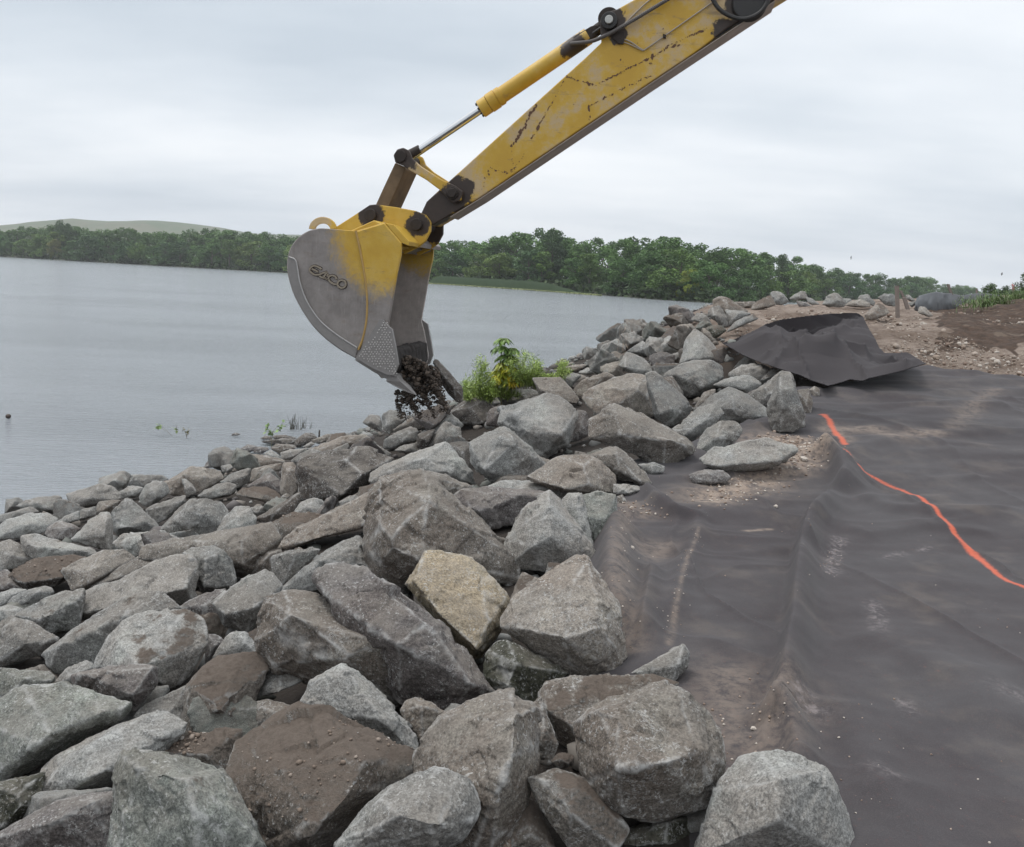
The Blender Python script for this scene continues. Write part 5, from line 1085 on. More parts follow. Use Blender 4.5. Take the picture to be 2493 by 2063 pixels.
def rainpt():
    while True:
        x = prs.uniform(270, 860); y = prs.uniform(250, 940)
        # diagonal streaks from the teeth down to the right, densest near them
        if y < 240 + (x - 280) * .42 or y > 960 - abs(x - 480) * .25: continue
        if x < 330 and y < 600: continue
        if y < 640 and x < 280 + (y - 330) * .25: continue
        if x > 735 + (y - 560) * .32 and y > 400: continue
        st = math.sin((x - y * .55) / 26.0 + 1.2); dens = (.14 + .86 * max(0, st) ** 1.5) if y > 330 else 1
        if y > 620: dens *= max(.10, 1.1 - (y - 620) / 300) * (1.3 if x < 520 else .75)
        if prs.random() < dens: return x, y
clods = [pebs[i] for i in range(6)]
for i in range(420):
    x, y = rainpt()
    if y > 760: continue
    q = px_('N', [(x, y)])[0]; p = at(q[0], q[1], Dt + prs.uniform(-.5, .45)); items.append((clods[i % 6], *p, prs.uniform(.022, .055) * (1 if y < 560 else .6), rot_z(), np.array([.060, .046, .036]) * prs.uniform(.5, 2.0)))
for i in range(9000):
    x, y = rainpt(); q = px_('N', [(x + prs.normal(0, 4), y + prs.normal(0, 4))])[0]; d = Dt + prs.uniform(-.55, .5); p = at(q[0], q[1], d)
    s = prs.lognormal(-5.05, .62) * (1.9 if y < 420 else 1.25 if y < 640 else .85); items.append((clods[i % 6], *p, min(s, .04), rot_z(), np.array([.044, .034, .027]) * prs.uniform(.5, 2.2)))
tag(link('falling_soil', merge_copies('falling_soil', items, [MAT_GRAVEL])), 'black soil raining down from the excavator bucket onto the rocks', 'soil', kind='stuff')
# soil packed in the bucket
bm = bmesh.new(); lp = [(1050, 1160), (1120, 1180), (1180, 1215), (1270, 1245), (1320, 1290), (1280, 1400), (1180, 1390), (1060, 1350)]
P = np.concatenate([xp('I', [(1000, 1150), (1060, 1165), (1070, 1300), (1000, 1340), (850, 1240)], .06), xp('I', [(1000, 1150), (1060, 1165), (1070, 1300), (1000, 1340), (850, 1240)], 0) + AX * (BW - .1), xp('I', [(1090, 1180), (1130, 1200), (1150, 1360)], .6)])
me, segs = hull_mesh(P - P.mean(0), 'soil'); o = bpy.data.objects.new('tmp', me); COL.objects.link(o); md = o.modifiers.new('r', 'REMESH'); md.mode = 'VOXEL'; md.voxel_size = .016
jobs.append((o, segs, .30, 411, P.mean(0), dict(jag=.6))); me, base, kw = flush_rocks()[0]
o = link('soil_load', me, SOIL); o.location = base; tag(o, 'lump of black wet soil still lying in the mouth of the excavator bucket', 'soil')
# ---------------------------------------------------------------- far shore, hill, wood
def horiz(px): return (514 + .052 * px) * DS            # display-x -> source y of the horizon
SHX = np.array([-700, 0, 172, 345, 586, 878, 1095, 1348, 1459, 1550, 1650, 1750, 1850, 1950, 2100, 2800], float)
SHD = np.array([520, 476, 445, 415, 400, 290, 257, 202, 193, 235, 300, 370, 430, 540, 600, 700], float)
def shore(px, extra=0.0):
    d = np.interp(px, SHX, SHD) + extra; p = at(px * DS, horiz(px), d); return p[..., 0], p[..., 1], d
u = np.linspace(-700, 2800, 240); rows = [(-6, -.8), (0, .15), (6, 1.0), (30, 1.7), (120, 3.0), (400, 5.0), (900, 5)]
V = []
for e, z in rows:
    x, y, _ = shore(u, e); V.append(np.stack([x, y, z + (.5 * fbm(v3(x / 30, y / 30), 3) if z > 1 else 0 * x)], -1))
me = mesh_np('far_shore', np.concatenate(V), grid_faces(len(rows), len(u)))
tag(link('far_shore', me, simple('shore_earth', (0.045, 0.052, 0.028), .95, .4, .5, 0)), kind='structure')
# grassed landfill hill behind the left wood
hp = np.array([(-900, 492), (-300, 476), (-100, 471), (0, 466), (60, 459), (100, 453), (148, 448.5), (185, 452), (225, 454.5), (280, 453.5), (321, 453), (360, 456), (401, 460.6), (450, 467), (501, 476.6), (537, 480.6), (614, 482), (760, 490), (900, 510)], float)
HD = 1500.0; ux = np.linspace(-900, 900, 260); uy = np.interp(ux, hp[:, 0], hp[:, 1]); top = at(ux * DS, uy * DS, HD)
base = at(ux * DS, horiz(ux), HD); V = []
sh = [(-420, 0.0), (-300, .22), (-200, .46), (-110, .74), (-50, .92), (0, 1.0), (80, .94), (300, .4), (500, 0)]
ss_ = np.linspace(-420, 500, 60)
for s_ in ss_:
    f = float(np.interp(s_, [a for a, b in sh], [b for a, b in sh])); q = base + (FWD * np.array([1, 1, 0])) * s_
    z = 1 + (top[:, 2] - 1) * f; V.append(np.stack([q[:, 0], q[:, 1], z + 2.2 * fbm(v3(q[:, 0] / 60, q[:, 1] / 40), 7, 4) * f * (s_ < -10)], -1))
me = mesh_np('grassy_hill', np.concatenate(V), grid_faces(len(ss_), len(ux)))
k = NM('hill_grass', .95); n1 = k.noise(.012, 6, .65); n2 = k.noise(.06, 5, .7)
c = k.mix(k.rng(n1, .4, .6), (0.075, 0.105, 0.052), (0.118, 0.122, 0.075)); c = k.mix(k.rng(n2, .55, .7), c, (0.165, 0.13, 0.10)); c = k.mix(k.rng(n2, .42, .30), c, (0.075, 0.100, 0.048)); k.color(c)
tag(link('grassy_hill', me, k.m), kind='structure')

# leaf material: per-tree colour
def leaf_mat(name, var=.35, obj=True, base=None, sc=1.0):
    k = NM(name, .62); oi = k.n('ShaderNodeObjectInfo'); b = oi.outputs['Color'] if obj else base
    n = k.noise(.9 * sc, 4, .6); n2 = k.noise(7 * sc, 2, .6)
    c = k.mix(k.rng(n, .35, .65), k.mix(1.0, b, (.62, .66, .70), 'MULTIPLY'), k.mix(1.0, b, (1.30, 1.28, 1.05), 'MULTIPLY')); c = k.mix(k.math('MULTIPLY', n2, .5), c, k.mix(1.0, b, (1.25, 1.3, .9), 'MULTIPLY'))
    k.color(c); k.p.inputs['Specular IOR Level'].default_value = .2; return k.m
LEAF = leaf_mat('far_leaves'); BARK = simple('bark', (0.10, 0.085, 0.068), .9, .3, 3, 0)
trs = np.random.default_rng(31)
def quads(C, S, nrm_j=1.0, aspect=.6, rs=trs):
    """leaf-sized quads at centres C with sizes S"""
    n = len(C); a = rs.normal(0, 1, (n, 3)); a /= np.linalg.norm(a, axis=1)[:, None]; b = rs.normal(0, 1, (n, 3)); b -= a * (a * b).sum(1)[:, None]; b /= np.linalg.norm(b, axis=1)[:, None]
    a = a * S[:, None]; b = b * S[:, None] * aspect
    V = np.stack([C - a, C - b * .9, C + a, C + b * .9], 1).reshape(-1, 3); return V, np.arange(n * 4).reshape(-1, 4)
def proto_tree(kind):
    H = 1.0; C = []; nb = {0: 40, 1: 34, 2: 44, 3: 24}[kind]
    for i in range(nb):
        t = trs.random(); zc = lerp(.06, .93, t ** .9); rr = {0: .34, 1: .30, 2: .42, 3: .22}[kind] * math.sin(math.pi * (0.26 + .70 * zc)) ** .7
        ang = trs.uniform(0, 6.283); r = rr * math.sqrt(trs.random()); c = np.array([r * math.cos(ang), r * math.sin(ang), zc]); R = trs.uniform(.07, .13) * (1 if kind != 3 else .8)
        n = 140; d = trs.normal(0, 1, (n, 3)); d /= np.linalg.norm(d, axis=1)[:, None]; C.append(c + d * R * trs.uniform(.55, 1.08, (n, 1)) * np.array([1, 1, .8]))
    C = np.concatenate(C); V, F = quads(C, trs.uniform(.011, .024, len(C)), aspect=.8)
    crown = mesh_np('crown', V, F, False); crown.materials.append(LEAF)
    bm = bmesh.new()
    def br(p0, p1, r0, r1): cyl_bm(bm, p0, p1, r0, r1, 7, False)
    br((0, 0, -.03), (.01, 0, .35), .022, .015); br((.01, 0, .35), (0, .02, .8), .015, .004)
    for i in range(7):
        z = trs.uniform(.25, .6); a = trs.uniform(0, 6.28); br((.01, 0, z), (.22 * math.cos(a), .22 * math.sin(a), z + .18), .009, .003)
    tm = bpy.data.meshes.new('trunk'); bm.to_mesh(tm); bm.free(); tm.materials.append(BARK); return crown, tm
TP = [proto_tree(k) for k in (0, 0, 1, 2, 2, 3)]
SKY = np.array([(-700, 476), (-200, 478), (0, 471), (60, 468), (100, 466), (132, 457), (160, 462), (193, 472), (257, 469), (333, 478), (377, 478), (410, 472), (437, 465), (481, 478), (525, 475), (578, 480), (700, 488), (895, 492), (921, 498), (942, 487), (971, 492), (1000, 479), (1049, 474), (1095, 476), (1123, 473), (1146, 481), (1168, 499), (1181, 481), (1216, 485), (1250, 488), (1284, 480), (1309, 488), (1348, 481), (1390, 488), (1444, 500), (1505, 507), (1556, 513), (1614, 524), (1627, 539), (1678, 541), (1706, 550), (1746, 555), (1799, 561), (1832, 570), (1857, 565), (1907, 570), (1936, 586), (1968, 583), (2004, 591), (2061, 592), (2200, 600), (2800, 640)], float)
def add_tree(px, extra, frac, kind=None, col=None, lab=None, back=False, wide=1.0, disp=0.0):
    x, y, d = shore(px, extra); x, y, d = float(x), float(y), float(d)
    ty = np.interp(px, SKY[:, 0], SKY[:, 1]); ztop = EYE + (horiz(px) / DS - ty) * DS / FPX * d * frac
    zb = float(np.interp(extra, [r[0] for r in rows], [r[1] for r in rows])) - .3; H = max(ztop - zb, 3.0) / .97
    kind = trs.integers(0, 6) if kind is None else kind; cr, tm = TP[kind]; rz = trs.uniform(0, 6.28); s = (H * wide * trs.uniform(.85, 1.15), H * wide * trs.uniform(.85, 1.15), H)
    root = empty('deciduous_tree', (x, y, zb)); root.rotation_euler.z = rz; root.scale = s
    c = bpy.data.objects.new('crown', cr); t = bpy.data.objects.new('trunk', tm)
    for o in (c, t): COL.objects.link(o); o.parent = root
    g = np.array(col if col is not None else ((.070, .128, .046), (.056, .108, .044), (.088, .142, .046), (.062, .108, .052), (.104, .148, .050))[trs.integers(0, 5)]) * trs.uniform(.85, 1.12)
    g = g * 1.32; c.color = (*g, 1); g = g / 1.32; root['label'] = lab or ('%s tree, %s of the far wood, %s' % ('pale green' if g[1] > .140 else 'dark green' if g[1] < .118 else 'mid green', 'front row' if extra < 12 else 'middle row' if extra < 36 else 'back row',
        'at the left edge' if px < 150 else 'below the grassy hill' if px < 560 else 'hidden behind the bucket' if px < 880 else 'behind the reeds' if px < 1220 else 'where the skyline is highest' if px < 1460 else 'where the skyline falls' if px < 1800 else 'behind the silt fence')); root['category'] = 'tree'; root['group'] = 'trees of the far shore wood'
px = -160.0
while px < 2280:
    d = float(np.interp(px, SHX, SHD)); step = 6.0 / d * 1934
    add_tree(px + trs.uniform(-.3, .3) * step, trs.uniform(2, 8), trs.uniform(.42, .74), wide=1.5); px += step * 1.05
px = -160.0
while px < 2280:
    d = float(np.interp(px, SHX, SHD)) + 25; step = 6.2 / d * 1934
    add_tree(px + trs.uniform(-.3, .3) * step, trs.uniform(18, 32), trs.uniform(.80, 1.0), col=np.array((.078, .134, .050)) * trs.uniform(.75, 1.2), wide=1.25); px += step * 1.05
px = -100.0
while px < 2200:
    add_tree(px, trs.uniform(40, 55), trs.uniform(.90, 1.01), col=np.array((.074, .126, .052)) * trs.uniform(.8, 1.1), wide=1.25); px += 8.5 / (float(np.interp(px, SHX, SHD)) + 45) * 1934
add_tree(1414, 3, .34, 3, (.17, .20, .045), 'low yellow-green tree at the waterline of the far wood, left of the far rocks', wide=1.1)
add_tree(112, 3, .50, 2, (.13, .135, .055), 'low olive-brown tree at the far waterline near the left edge, in front of the wood', wide=1.0)
add_tree(1600, 14, .98, 5, (.055, .085, .045), 'thin-crowned tree standing above the wood where its skyline drops on the right', wide=.8)
add_tree(1130, 14, 1.02, 2, (.052, .084, .042), 'tallest round-topped tree of the wood right of the bucket', wide=.9)
add_tree(130, 16, 1.02, 1, (.056, .088, .044), 'tallest tree of the left wood, in front of the grassy hill', wide=.9)
n = 26000; q = -700 + 3500 * trs.random(n); ex = trs.uniform(-1, 14, n); x, y, d = shore(q, ex); z = 4.2 * trs.random(n) ** 1.3 * (0.6 + .5 * fbm(v3(x / 9, y / 9), 4)) + .1
V, F = quads(np.stack([x, y, z], -1), trs.uniform(.35, .8, n), aspect=.8); me = mesh_np('undergrowth', V, F, False)
tag(link('undergrowth', me, leaf_mat('undergrowth_leaves', obj=False, base=(.045, .070, .032, 1), sc=.3)), 'dark bushy undergrowth filling the foot of the far wood', 'undergrowth', kind='stuff')
# reeds and lily pads in front of the wood
n = 15000; q = 872 + (1215 - 872) * trs.random(n); ex = -trs.uniform(0, 9, n); x, y, d = shore(q, ex - 1); hh = 2.3 * sstep(868, 905, q) * sstep(1225, 1090, q) * trs.uniform(.7, 1.15, n)
V = np.stack([np.stack([x - .09, y, 0 * x], -1), np.stack([x + .09, y, 0 * x], -1), np.stack([x + trs.normal(0, .2, n), y + trs.normal(0, .1, n), hh], -1)], 1).reshape(-1, 3)
me = mesh_np('reeds', V, np.arange(3 * n).reshape(-1, 3), False)
tag(link('reeds', me, simple('reed_green', (0.120, 0.175, 0.095), .8, .25, .3, 0)), 'band of tall green reeds standing in the water before the far wood', 'reeds', kind='stuff')
n = 9000; q = 866 + (1235 - 866) * trs.random(n); x, y, d = shore(q, -trs.uniform(9, 16, n)); V, F = quads(np.stack([x, y, np.full(n, .06)], -1), trs.uniform(.2, .4, n)); V[:, 2] = .03 + .30 * trs.random(len(V)) ** 2
me = mesh_np('lily_pads', V, F, False); tag(link('lily_pads', me, simple('lily_green', (0.22, 0.25, 0.10), .7, .2, .4, 0)), 'strip of yellowish lily pads floating in front of the reeds', 'lily pads', kind='stuff')

# ---------------------------------------------------------------- haze over the lake
bm = bmesh.new(); bmesh.ops.create_cube(bm, size=1.0)
for v in bm.verts: v.co = Vector((v.co.x * 5200, 700 + v.co.y * 3200, 46 + v.co.z * 108))
me = bpy.data.meshes.new('haze'); bm.to_mesh(me); bm.free(); hm = bpy.data.materials.new('haze'); hm.use_nodes = True; t_ = hm.node_tree; t_.nodes.clear()
o_ = t_.nodes.new('ShaderNodeOutputMaterial'); pv = t_.nodes.new('ShaderNodeVolumePrincipled'); t_.links.new(pv.outputs[0], o_.inputs['Volume']); pv.inputs['Density'].default_value = 0.00024; pv.inputs['Color'].default_value = (.93, .96, 1, 1); pv.inputs['Anisotropy'].default_value = 0.2
tag(link('haze', me, hm), kind='stuff', label='thin grey haze over the lake and the far shore', cat='haze')
# ---------------------------------------------------------------- near plants, fence, post, birds
def leaf_quads(base, dirv, ln, wd, rs=prs, droop=.15):
    d = np.array(dirv, float); d /= np.linalg.norm(d); s = np.cross(d, [0, 0, 1]); s = s / (np.linalg.norm(s) + 1e-6) + rs.normal(0, .25, 3); s -= d * (s @ d); s /= np.linalg.norm(s)
    tip = base + d * ln - np.array([0, 0, droop * ln]); mid = base + d * ln * .45 + np.array([0, 0, .03 * ln]); return [base, mid + s * wd, tip, mid - s * wd]
def stem_bm(bm, pts, r0, r1, seg=5):
    n = len(pts); rings = []
    for i, p in enumerate(pts):
        r = lerp(r0, r1, i / (n - 1)); rings.append([bm.verts.new(np.array(p) + r * np.array([math.cos(t), math.sin(t), 0])) for t in np.linspace(0, 6.283, seg, False)])
    for a, b in zip(rings, rings[1:]):
        for i in range(seg): bm.faces.new((a[i], a[(i + 1) % seg], b[(i + 1) % seg], b[i]))
def plant(name, root, stems, leaves, lm, sm_, label, cat, group=None):
    r = empty(name, Vector(root)); r['label'] = label; r['category'] = cat
    if group: r['group'] = group
    bm = bmesh.new()
    for pts, a, b in stems: stem_bm(bm, [np.array(p) - root for p in pts], a, b)
    me = bpy.data.meshes.new('stem'); bm.to_mesh(me); bm.free(); o = link('stem', me, sm_); o.parent = r
    if leaves:
        L = np.array([l[0] for l in leaves]).reshape(-1, 3) - root; cc = np.repeat(np.array([l[1] for l in leaves]), 4, 0)
        me = mesh_np('foliage', L, np.arange(len(L)).reshape(-1, 4), False); attr(me, 'tint', cc); o = link('foliage', me, lm); o.parent = r
    return r
k = NM('near_leaf', .5); k.color(k.mix(k.noise(25, 3), k.attr('tint'), k.mix(1.0, k.attr('tint'), (1.3, 1.25, 1.1), 'MULTIPLY'))); k.p.inputs['Subsurface Weight'].default_value = 0.0
NL = k.m; STEM = simple('plant_stem', (0.10, 0.085, 0.045), .8, .3, 30, 0)
BD = 12.4
def bp(x, y, d=BD): q = px_('N', [(x, y)])[0]; return at(q[0], q[1], d)
rt = bp(1330, 800)
# feathery bush (many thin stems with narrow leaflets)
def feathery(x0, x1, ytop, seed, label, nst, ybase=760, wisp=0):
    rs = np.random.default_rng(seed); root = bp((x0 + x1) / 2, ybase + 40); st, lv = [], []
    for i in range(nst):
        f = (i + rs.random()) / nst; tx = lerp(x0, x1, f); ty = ytop(tx) + rs.uniform(0, 1) ** 1.3 * 260; dz = rs.uniform(-.35, .35)
        a = bp(lerp((x0 + x1) / 2, tx, .72), ybase, BD + dz * .5); b = bp(tx, ty, BD + dz); m = (a + b) / 2 + rs.normal(0, .03, 3); P = spline([a, m, b], 10); st.append((P, .0035, .001))
        for j, p in enumerate(P[2:]):
            for z in range(7 if not wisp else 3):
                dv = rs.normal(0, 1, 3); dv[2] = abs(dv[2]) * .8 + .25; dv /= np.linalg.norm(dv); q0 = p + rs.normal(0, .006, 3); ln = rs.uniform(.05, .11); g = np.array([.32, .43, .12]) * rs.uniform(.65, 1.25) * np.array([1, 1, rs.uniform(.7, 1.3)])
                for w_ in range(4):
                    bb = q0 + dv * ln * (w_ / 4.0); d2 = dv + rs.normal(0, .55, 3); lv.append((leaf_quads(bb, d2, rs.uniform(.026, .050), .0048, rs), g))
    plant('feathery_bush', root, st, lv, NL, STEM, label, 'bush', 'bushes behind the rock crest')
feathery(945, 1300, lambda x: 440 - 150 * math.exp(-((x - 1150) / 70) ** 2) + (1300 - x) * .02, 5, 'feathery pale green bush left of the yellowing sumac behind the rocks', 30)
feathery(1400, 1760, lambda x: 250 + abs(x - 1600) * .45, 6, 'feathery pale green bush right of the yellowing sumac behind the rocks', 30, 620)
feathery(1180, 1520, lambda x: 470 + abs(x - 1350) * .1, 8, 'bright green low foliage in front of the yellowing sumac stem', 17, 700)
feathery(1700, 2040, lambda x: 400 - 90 * math.exp(-((x - 1980) / 60) ** 2), 7, 'sparse wispy end of greenery drooping over the rocks right of the bushes', 16, 520)
# sumac-like shrub with a dark head and yellow lower leaves
rs = np.random.default_rng(9); st = [(spline([bp(1345, 800), bp(1350, 560), bp(1335, 330), bp(1375, 110)], 16), .010, .004), (spline([bp(1350, 520), bp(1400, 360), bp(1470, 250)], 10), .006, .003), (spline([bp(1348, 480), bp(1310, 350), bp(1310, 270)], 8), .005, .002)]; lv = []
for (x, y, n, spread, c) in ((1375, 100, 9, 88, (.10, .17, .04)), (1350, 180, 9, 85, (.09, .16, .038)), (1470, 200, 9, 80, (.09, .15, .04)), (1400, 265, 10, 100, (.085, .14, .036)), (1440, 300, 8, 85, (.11, .17, .04)), (1340, 350, 8, 60, (.20, .23, .03)), (1400, 380, 10, 95, (.34, .33, .03)), (1330, 430, 9, 95, (.30, .34, .04)),
                           (1430, 420, 9, 80, (.22, .28, .045)), (1400, 470, 9, 90, (.50, .42, .03)), (1300, 480, 9, 75, (.42, .40, .04)), (1470, 500, 9, 90, (.27, .33, .05)), (1370, 520, 9, 100, (.33, .35, .04)), (1450, 520, 7, 70, (.56, .46, .05))):
    for i in range(n):
        ang = rs.uniform(0, 6.283); e = bp(x + spread * math.cos(ang), y + 34 + rs.uniform(-10, 22), BD + .18 * math.sin(ang)); a = bp(x, y, BD); P = spline([a, (a + e) / 2 + np.array([0, 0, .02]), e], 8); st.append((P, .0022, .001))
        for j, p in enumerate(P[1:]):
            for sgn in (-1, 1):
                d = P[-1] - P[0]; d /= np.linalg.norm(d); s_ = np.cross(d, [0, 0, 1]) * sgn; lv.append((leaf_quads(p, s_ * .8 + d * .45 + np.array([0, 0, -.35]), rs.uniform(.05, .085), .0125, rs, .35), np.array(c) * 1.5 * rs.uniform(.7, 1.25)))
plant('sumac_shrub', bp(1345, 800), st, lv, NL, STEM, 'upright sumac with a dark green head and yellowing lower leaves', 'shrub')
# dry grass wisps at the crest
rs = np.random.default_rng(19)
def wisps(reg, pts, D, n, h, name, label, col, cat='grass', thick=.0035, spread=.12, leaf=0):
    q = px_(reg, pts); a, b = at(q[0][0], q[0][1], D), at(q[1][0], q[1][1], D); root = (a + b) / 2; st, lv = [], []
    for i in range(n):
        p = lerp(a, b, rs.random()) + rs.normal(0, .04, 3) * np.array([1, 1, 0]); t = p + np.array([rs.normal(0, spread), rs.normal(0, spread), h * rs.uniform(.55, 1.1)]); st.append((spline([p, (p + t) / 2 + rs.normal(0, .02, 3), t], 6), thick, thick * .4))
        for z in range(leaf):
            f = rs.uniform(.15, 1); c0 = lerp(p, t, f); lv.append((leaf_quads(c0, rs.normal(0, 1, 3) + np.array([0, 0, .6]), rs.uniform(.06, .15), .006, rs, .5), np.array(col) * rs.uniform(.7, 1.3)))
    return plant(name, root, st, lv, NL, simple(name + '_stem', col, .8, .2, 20, 0), label, cat)
wisps('L', [(780, 400), (930, 400)], 14.0, 9, .40, 'dry_weed', 'thin dry weed stalks above the far crest against the water', (.32, .26, .22), 'weed', .0022, .05, 2)
# leafy sprigs at the water's edge
def sprig(reg, stems, D, label, n=2, size=.06, col=(.14, .22, .07)):
    st, lv = [], []; root = None
    for pts in stems:
        q = px_(reg, pts); P = spline([at(a, b, D + .03 * i) for i, (a, b) in enumerate(q)], 14); root = P[0] if root is None else root; st.append((P, .005, .0025))
        for p in P[4:]:
            for z in range(n): lv.append((leaf_quads(p, rs.normal(0, 1, 3) + np.array([0, 0, .3]), size * rs.uniform(.7, 1.2), size * .38, rs, .1), np.array(col) * rs.uniform(.7, 1.3)))
    plant('leafy_sprig', root, st, lv, NL, STEM, label, 'plant', 'plants growing in the shallow water')
Dk = float(hit(*px_('K', [(1300, 400)])[0]))
sprig('K', [[(1305, 395), (1310, 300), (1330, 200), (1400, 150), (1440, 95)], [(1310, 300), (1290, 230), (1240, 210)], [(1320, 240), (1270, 190), (1268, 165)], [(1330, 200), (1380, 190), (1460, 140)]], Dk, 'leafy green sprig rising from the dark wet stones', 1, .075)
D2 = float(hit(*px_('K', [(440, 280)])[0])); sprig('K', [[(440, 285), (430, 230), (400, 185)], [(440, 260), (465, 200)]], D2, 'drowned reddish-green sprig sticking out of the water, right one of the three', 1, .05, (.13, .12, .06))
D3 = float(hit(*px_('K', [(285, 255)])[0])); sprig('K', [[(285, 258), (230, 200), (165, 140)], [(170, 150), (140, 170)]], D3, 'green leaf tuft on a long bent stalk over the water, left one of the three', 0, .05)
def tuft(reg, x, y, D, n, sz, col, root_px, label):
    q = px_(reg, [(x, y)])[0]; c0 = at(q[0], q[1], D); lv = [(leaf_quads(c0 + rs.normal(0, .02, 3), rs.normal(0, 1, 3), sz, sz * .4, rs), np.array(col) * rs.uniform(.7, 1.2)) for _ in range(n)]
    b = at(*px_('K', [root_px])[0], D); plant('leafy_sprig', b, [(spline([b, (b + c0) / 2, c0], 6), .004, .003)], lv, NL, STEM, label, 'plant', 'plants growing in the shallow water')
tuft('K', 155, 155, D3, 9, .08, (.16, .24, .08), (225, 215), 'round green leaf cluster hanging above the water, farthest left of the sprigs')
tuft('K', 325, 190, D3, 6, .07, (.15, .20, .08), (340, 150), 'little green and brown leaf cluster over the water, middle of the sprigs')
wisps('K', [(1505, 195), (1580, 195)], float(hit(*px_('K', [(1540, 195)])[0])), 22, .30, 'dead_weed', 'larger dark dead weed tuft standing in the water', (.09, .085, .07), 'weed', .006, .05)
wisps('K', [(1640, 185), (1685, 185)], float(hit(*px_('K', [(1660, 190)])[0])), 10, .20, 'dead_weed', 'smaller dark dead weed tuft standing in the water', (.09, .085, .07), 'weed', .005, .04)
# float and stake in the water
q = px_('T', [(17, 856)])[0]; d = float(hit(*q)); p = at(*q, d); bm = bmesh.new(); bmesh.ops.create_icosphere(bm, subdivisions=3, radius=.05)
for v in bm.verts: v.co *= 1 + .12 * float(fbm(np.array([v.co]) * 12, 3)[0]); v.co.z *= .9
me = bpy.data.meshes.new('drift'); bm.to_mesh(me); bm.free(); smooth(me); o = link('driftwood_knot', me, simple('wet_wood', (.05, .035, .028), .5, .3, 20, .3)); o.location = (p[0], p[1], .04); tag(o, 'dark brown knot of driftwood floating near the left edge', 'driftwood')
q = px_('K', [(1790, 275)])[0]; d = float(hit(*q)); p = at(*q, d); bm = bmesh.new(); cyl_bm(bm, (0, 0, -.1), (.01, 0, .14), .018, .015, 8); me = bpy.data.meshes.new('stub'); bm.to_mesh(me); bm.free(); o = link('wooden_stub', me, MUD); o.location = (p[0], p[1], p[2]); tag(o, 'short black stub sticking up behind the humped brown wet boulder', 'stake')
# wooden post, silt fence with its stakes
WOOD = simple('weathered_wood', (0.20, 0.165, 0.145), .9, .35, 12, .6)
def board(pts_reg, lo, hi, wpx, D, lab, parent=None, name='wooden_post'):
    (x0, y0), (x1, y1) = px_(pts_reg, [lo, hi]); a, b = at(x0, y0, D), at(x1, y1, D); wv = RIGHT * (wpx / REG[pts_reg][2]) * D / FPX / 2; dv = np.array([0, 1, 0]) * .022
    bm = bmesh.new(); P = [a - wv - dv, a + wv - dv, a + wv + dv, a - wv + dv]; Q_ = [b - wv - dv, b + wv - dv, b + wv + dv, b - wv + dv]
    va = [bm.verts.new(p) for p in P]; vb = [bm.verts.new(p + np.array([0, 0, prs.uniform(-.006, .006)])) for p in Q_]; bm.faces.new(va[::-1]); bm.faces.new(vb)
    for i in range(4): bm.faces.new((va[i], va[(i + 1) % 4], vb[(i + 1) % 4], vb[i]))
    bmesh.ops.recalc_face_normals(bm, faces=bm.faces)
    if parent is None:
        for v in bm.verts: v.co -= Vector(a)
    me = bpy.data.meshes.new(name); bm.to_mesh(me); bm.free(); o = link(name, me, WOOD)
    if parent is None: o.location = a; tag(o, lab, 'post')
    else: sub(o, parent)
    return o
board('P', (458, 720), (445, 300), 44, 15.6, 'weathered square wooden post standing in the gravel left of the silt fence')
fr = empty('silt_fence', Vector(at(*px_('P', [(1100, 600)])[0], 19.0))); fr['label'] = 'sagging black silt fence on wooden stakes along the bank top right of the post'; fr['category'] = 'fence'; bpy.context.view_layer.update()
tp = [(690, 520, 17.6), (700, 470, 17.8), (740, 430, 18), (850, 400, 18.2), (960, 378, 18.6), (1040, 395, 18.9), (1150, 400, 19.2), (1260, 425, 19.8), (1370, 415, 20.4), (1500, 396, 21.2), (1640, 402, 22.2), (1800, 425, 23.5), (1980, 440, 25), (2200, 450, 27), (2500, 470, 30)]
bt = [(670, 585), (690, 600), (740, 620), (850, 620), (960, 610), (1040, 600), (1150, 595), (1260, 590), (1370, 590), (1500, 590), (1640, 580), (1800, 570), (1980, 555), (2200, 540), (2500, 530)]
T_ = np.array(tp, float); B_ = np.array(bt, float); s_ = np.linspace(0, len(tp) - 1, 150); V = []
for f in np.linspace(0, 1, 22):
    X_ = lerp(np.interp(s_, range(len(tp)), T_[:, 0]), np.interp(s_, range(len(tp)), B_[:, 0]), f); Y_ = lerp(np.interp(s_, range(len(tp)), T_[:, 1]), np.interp(s_, range(len(tp)), B_[:, 1] + 25), f); D_ = np.interp(s_, range(len(tp)), T_[:, 2]) - .18 * math.sin(f * 2.4) + .10 * fbm(v3(s_ * 1.7, f * 1.5 + 0 * s_), 3, 3)
    V.append(at(REG['P'][0] + X_ / REG['P'][2], REG['P'][1] + Y_ / REG['P'][2], D_))
me = mesh_np('fence_cloth', np.concatenate(V), grid_faces(22, 150)); o = sub(link('cloth', me, simple('silt_cloth', (.105, .110, .118), .65, .35, 1.6, .2)), fr); md = o.modifiers.new('t', 'SOLIDIFY'); md.thickness = .006
for lo, hi, wv, D in (((1160, 420), (1112, 282), 30, 19.3), ((1486, 405), (1484, 340), 14, 21.3), ((1965, 450), (1960, 330), 24, 24.8)): board('P', lo, hi, wv, D, None, fr, 'stake')
bm = bmesh.new(); a = at(*px_('P', [(1955, 300)])[0], 24.7)
for i in range(9):
    d_ = rs.normal(0, 1, 3); l = leaf_quads(a + rs.normal(0, .02, 3), d_, .09, .02, rs, .6); bm.faces.new([bm.verts.new(p) for p in l])
me = bpy.data.meshes.new('ribbon'); bm.to_mesh(me); bm.free(); sub(link('ribbon', me, simple('pink_ribbon', (.60, .24, .22), .6, .1, 10, 0)), fr)
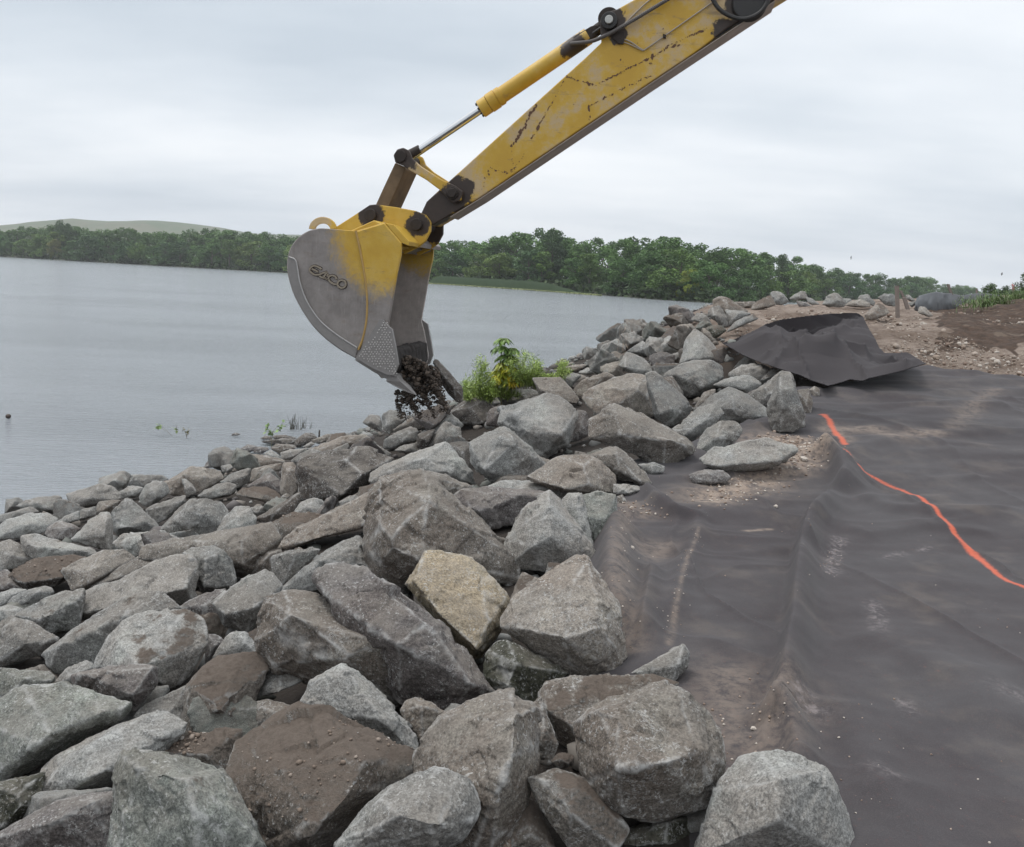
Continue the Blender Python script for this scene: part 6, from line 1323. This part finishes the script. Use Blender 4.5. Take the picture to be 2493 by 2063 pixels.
board('P', (590, 610), (540, 455), 44, 17.4, 'leaning split board in the rubble right of the wooden post'); board('P', (545, 470), (490, 360), 30, 17.6, 'short dark broken board beside the wooden post')
# green weeds and the shrubs on the right
for (a, b, D, n, h, lab) in (((1460, 575), (1640, 575), 17.5, 60, .20, 'low grassy weed clump at the foot of the silt fence, nearest the topsoil'), ((1640, 560), (1900, 545), 18.5, 90, .26, 'tall grassy weed clump in front of the silt fence at right'), ((1900, 540), (2250, 500), 19.5, 130, .30, 'thick green weed clump at the right edge of the photo'),
                            ((1280, 590), (1480, 585), 17.2, 26, .22, 'sparse pale weeds before the silt fence')):
    wisps('P', [a, b], D, n, h, 'weeds', lab, (.105, .170, .050), 'weeds', .004, .10, 5)
def shrub(px0, py0, px1, D, H, lab, col):
    q = px_('P', [(px0, py0), (px1, py0)]); a, b = at(*q[0], D), at(*q[1], D); ztop = a[2]; a[2] = b[2] = float(G(a[0], a[1])) - .1; H = ztop - a[2]; root = empty('shrub', Vector((a + b) / 2)); root['label'] = lab; root['category'] = 'shrub'; W = np.linalg.norm(b - a) / 2
    C = []
    for i in range(60):
        c0 = np.array([trs.uniform(-1, 1) * W * .9, trs.uniform(-1, 1) * W * .7, trs.uniform(.12, .95) * H]); c0[0] *= math.sqrt(max(.05, 1.1 - (c0[2] / H) ** 2)); n = 60; d = trs.normal(0, 1, (n, 3)); d /= np.linalg.norm(d, axis=1)[:, None]; C.append(c0 + d * H * .10 * trs.uniform(.4, 1.1, (n, 1)))
    C = np.concatenate(C); V, F = quads(C, trs.uniform(.012, .026, len(C)) * H, aspect=.6); me = mesh_np('crown', V, F, False); me.materials.append(LEAF); o = bpy.data.objects.new('crown', me); COL.objects.link(o); o.parent = root; o.color = (*col, 1)
    bm = bmesh.new()
    for i in range(6): cyl_bm(bm, (0, 0, -.2), (trs.uniform(-.6, .6) * W, trs.uniform(-.4, .4) * W, H * trs.uniform(.5, .85)), .03 * H / 2, .008, 6, False)
    me = bpy.data.meshes.new('trunk'); bm.to_mesh(me); bm.free(); o = link('trunk', me, BARK); o.parent = root
shrub(1960, 85, 2420, 45, 6.3 * .62, 'dark green small tree rising above the weeds at the right edge', (.055, .085, .040))
shrub(1560, 270, 1760, 60, 1.9, 'low round green shrub behind the silt fence left of the small tree', (.075, .12, .045))
shrub(1760, 285, 1920, 62, 2.3, 'dark low shrub behind the silt fence next to the small tree', (.05, .08, .038))
# birds
def bird(reg, x, y, D, span, lab, roll):
    q = px_(reg, [(x, y)])[0]; c0 = at(*q, D); bm = bmesh.new()
    for sgn in (-1, 1):
        P = [np.array([0, -.08, 0]), np.array([0, .10, 0]), np.array([sgn * .25, .12, .10]), np.array([sgn * .5, -.02, .02]), np.array([sgn * .24, -.05, .09])]
        a_ = [bm.verts.new(p * span) for p in P]; f = bm.faces.new(a_); 
    bmesh.ops.create_icosphere(bm, subdivisions=2, radius=.07 * span, matrix=Matrix.Diagonal((.8, 2.6, .8, 1)))
    me = bpy.data.meshes.new('bird'); bm.to_mesh(me); bm.free(); o = link('bird', me, simple('bird_feathers', (.22, .22, .23), .8, .2, 5, 0)); o.location = c0; o.rotation_euler = (.3, roll, 1.2); tag(o, lab, 'bird', 'birds in the sky'); md = o.modifiers.new('t', 'SOLIDIFY'); md.thickness = .01
bird('P', 1812, 150, 60, .42, 'small dark bird gliding over the weeds at right', .5); bird('H', 1110, 66, 90, .5, 'small bird flying above the wood left of the other bird', -1.0)
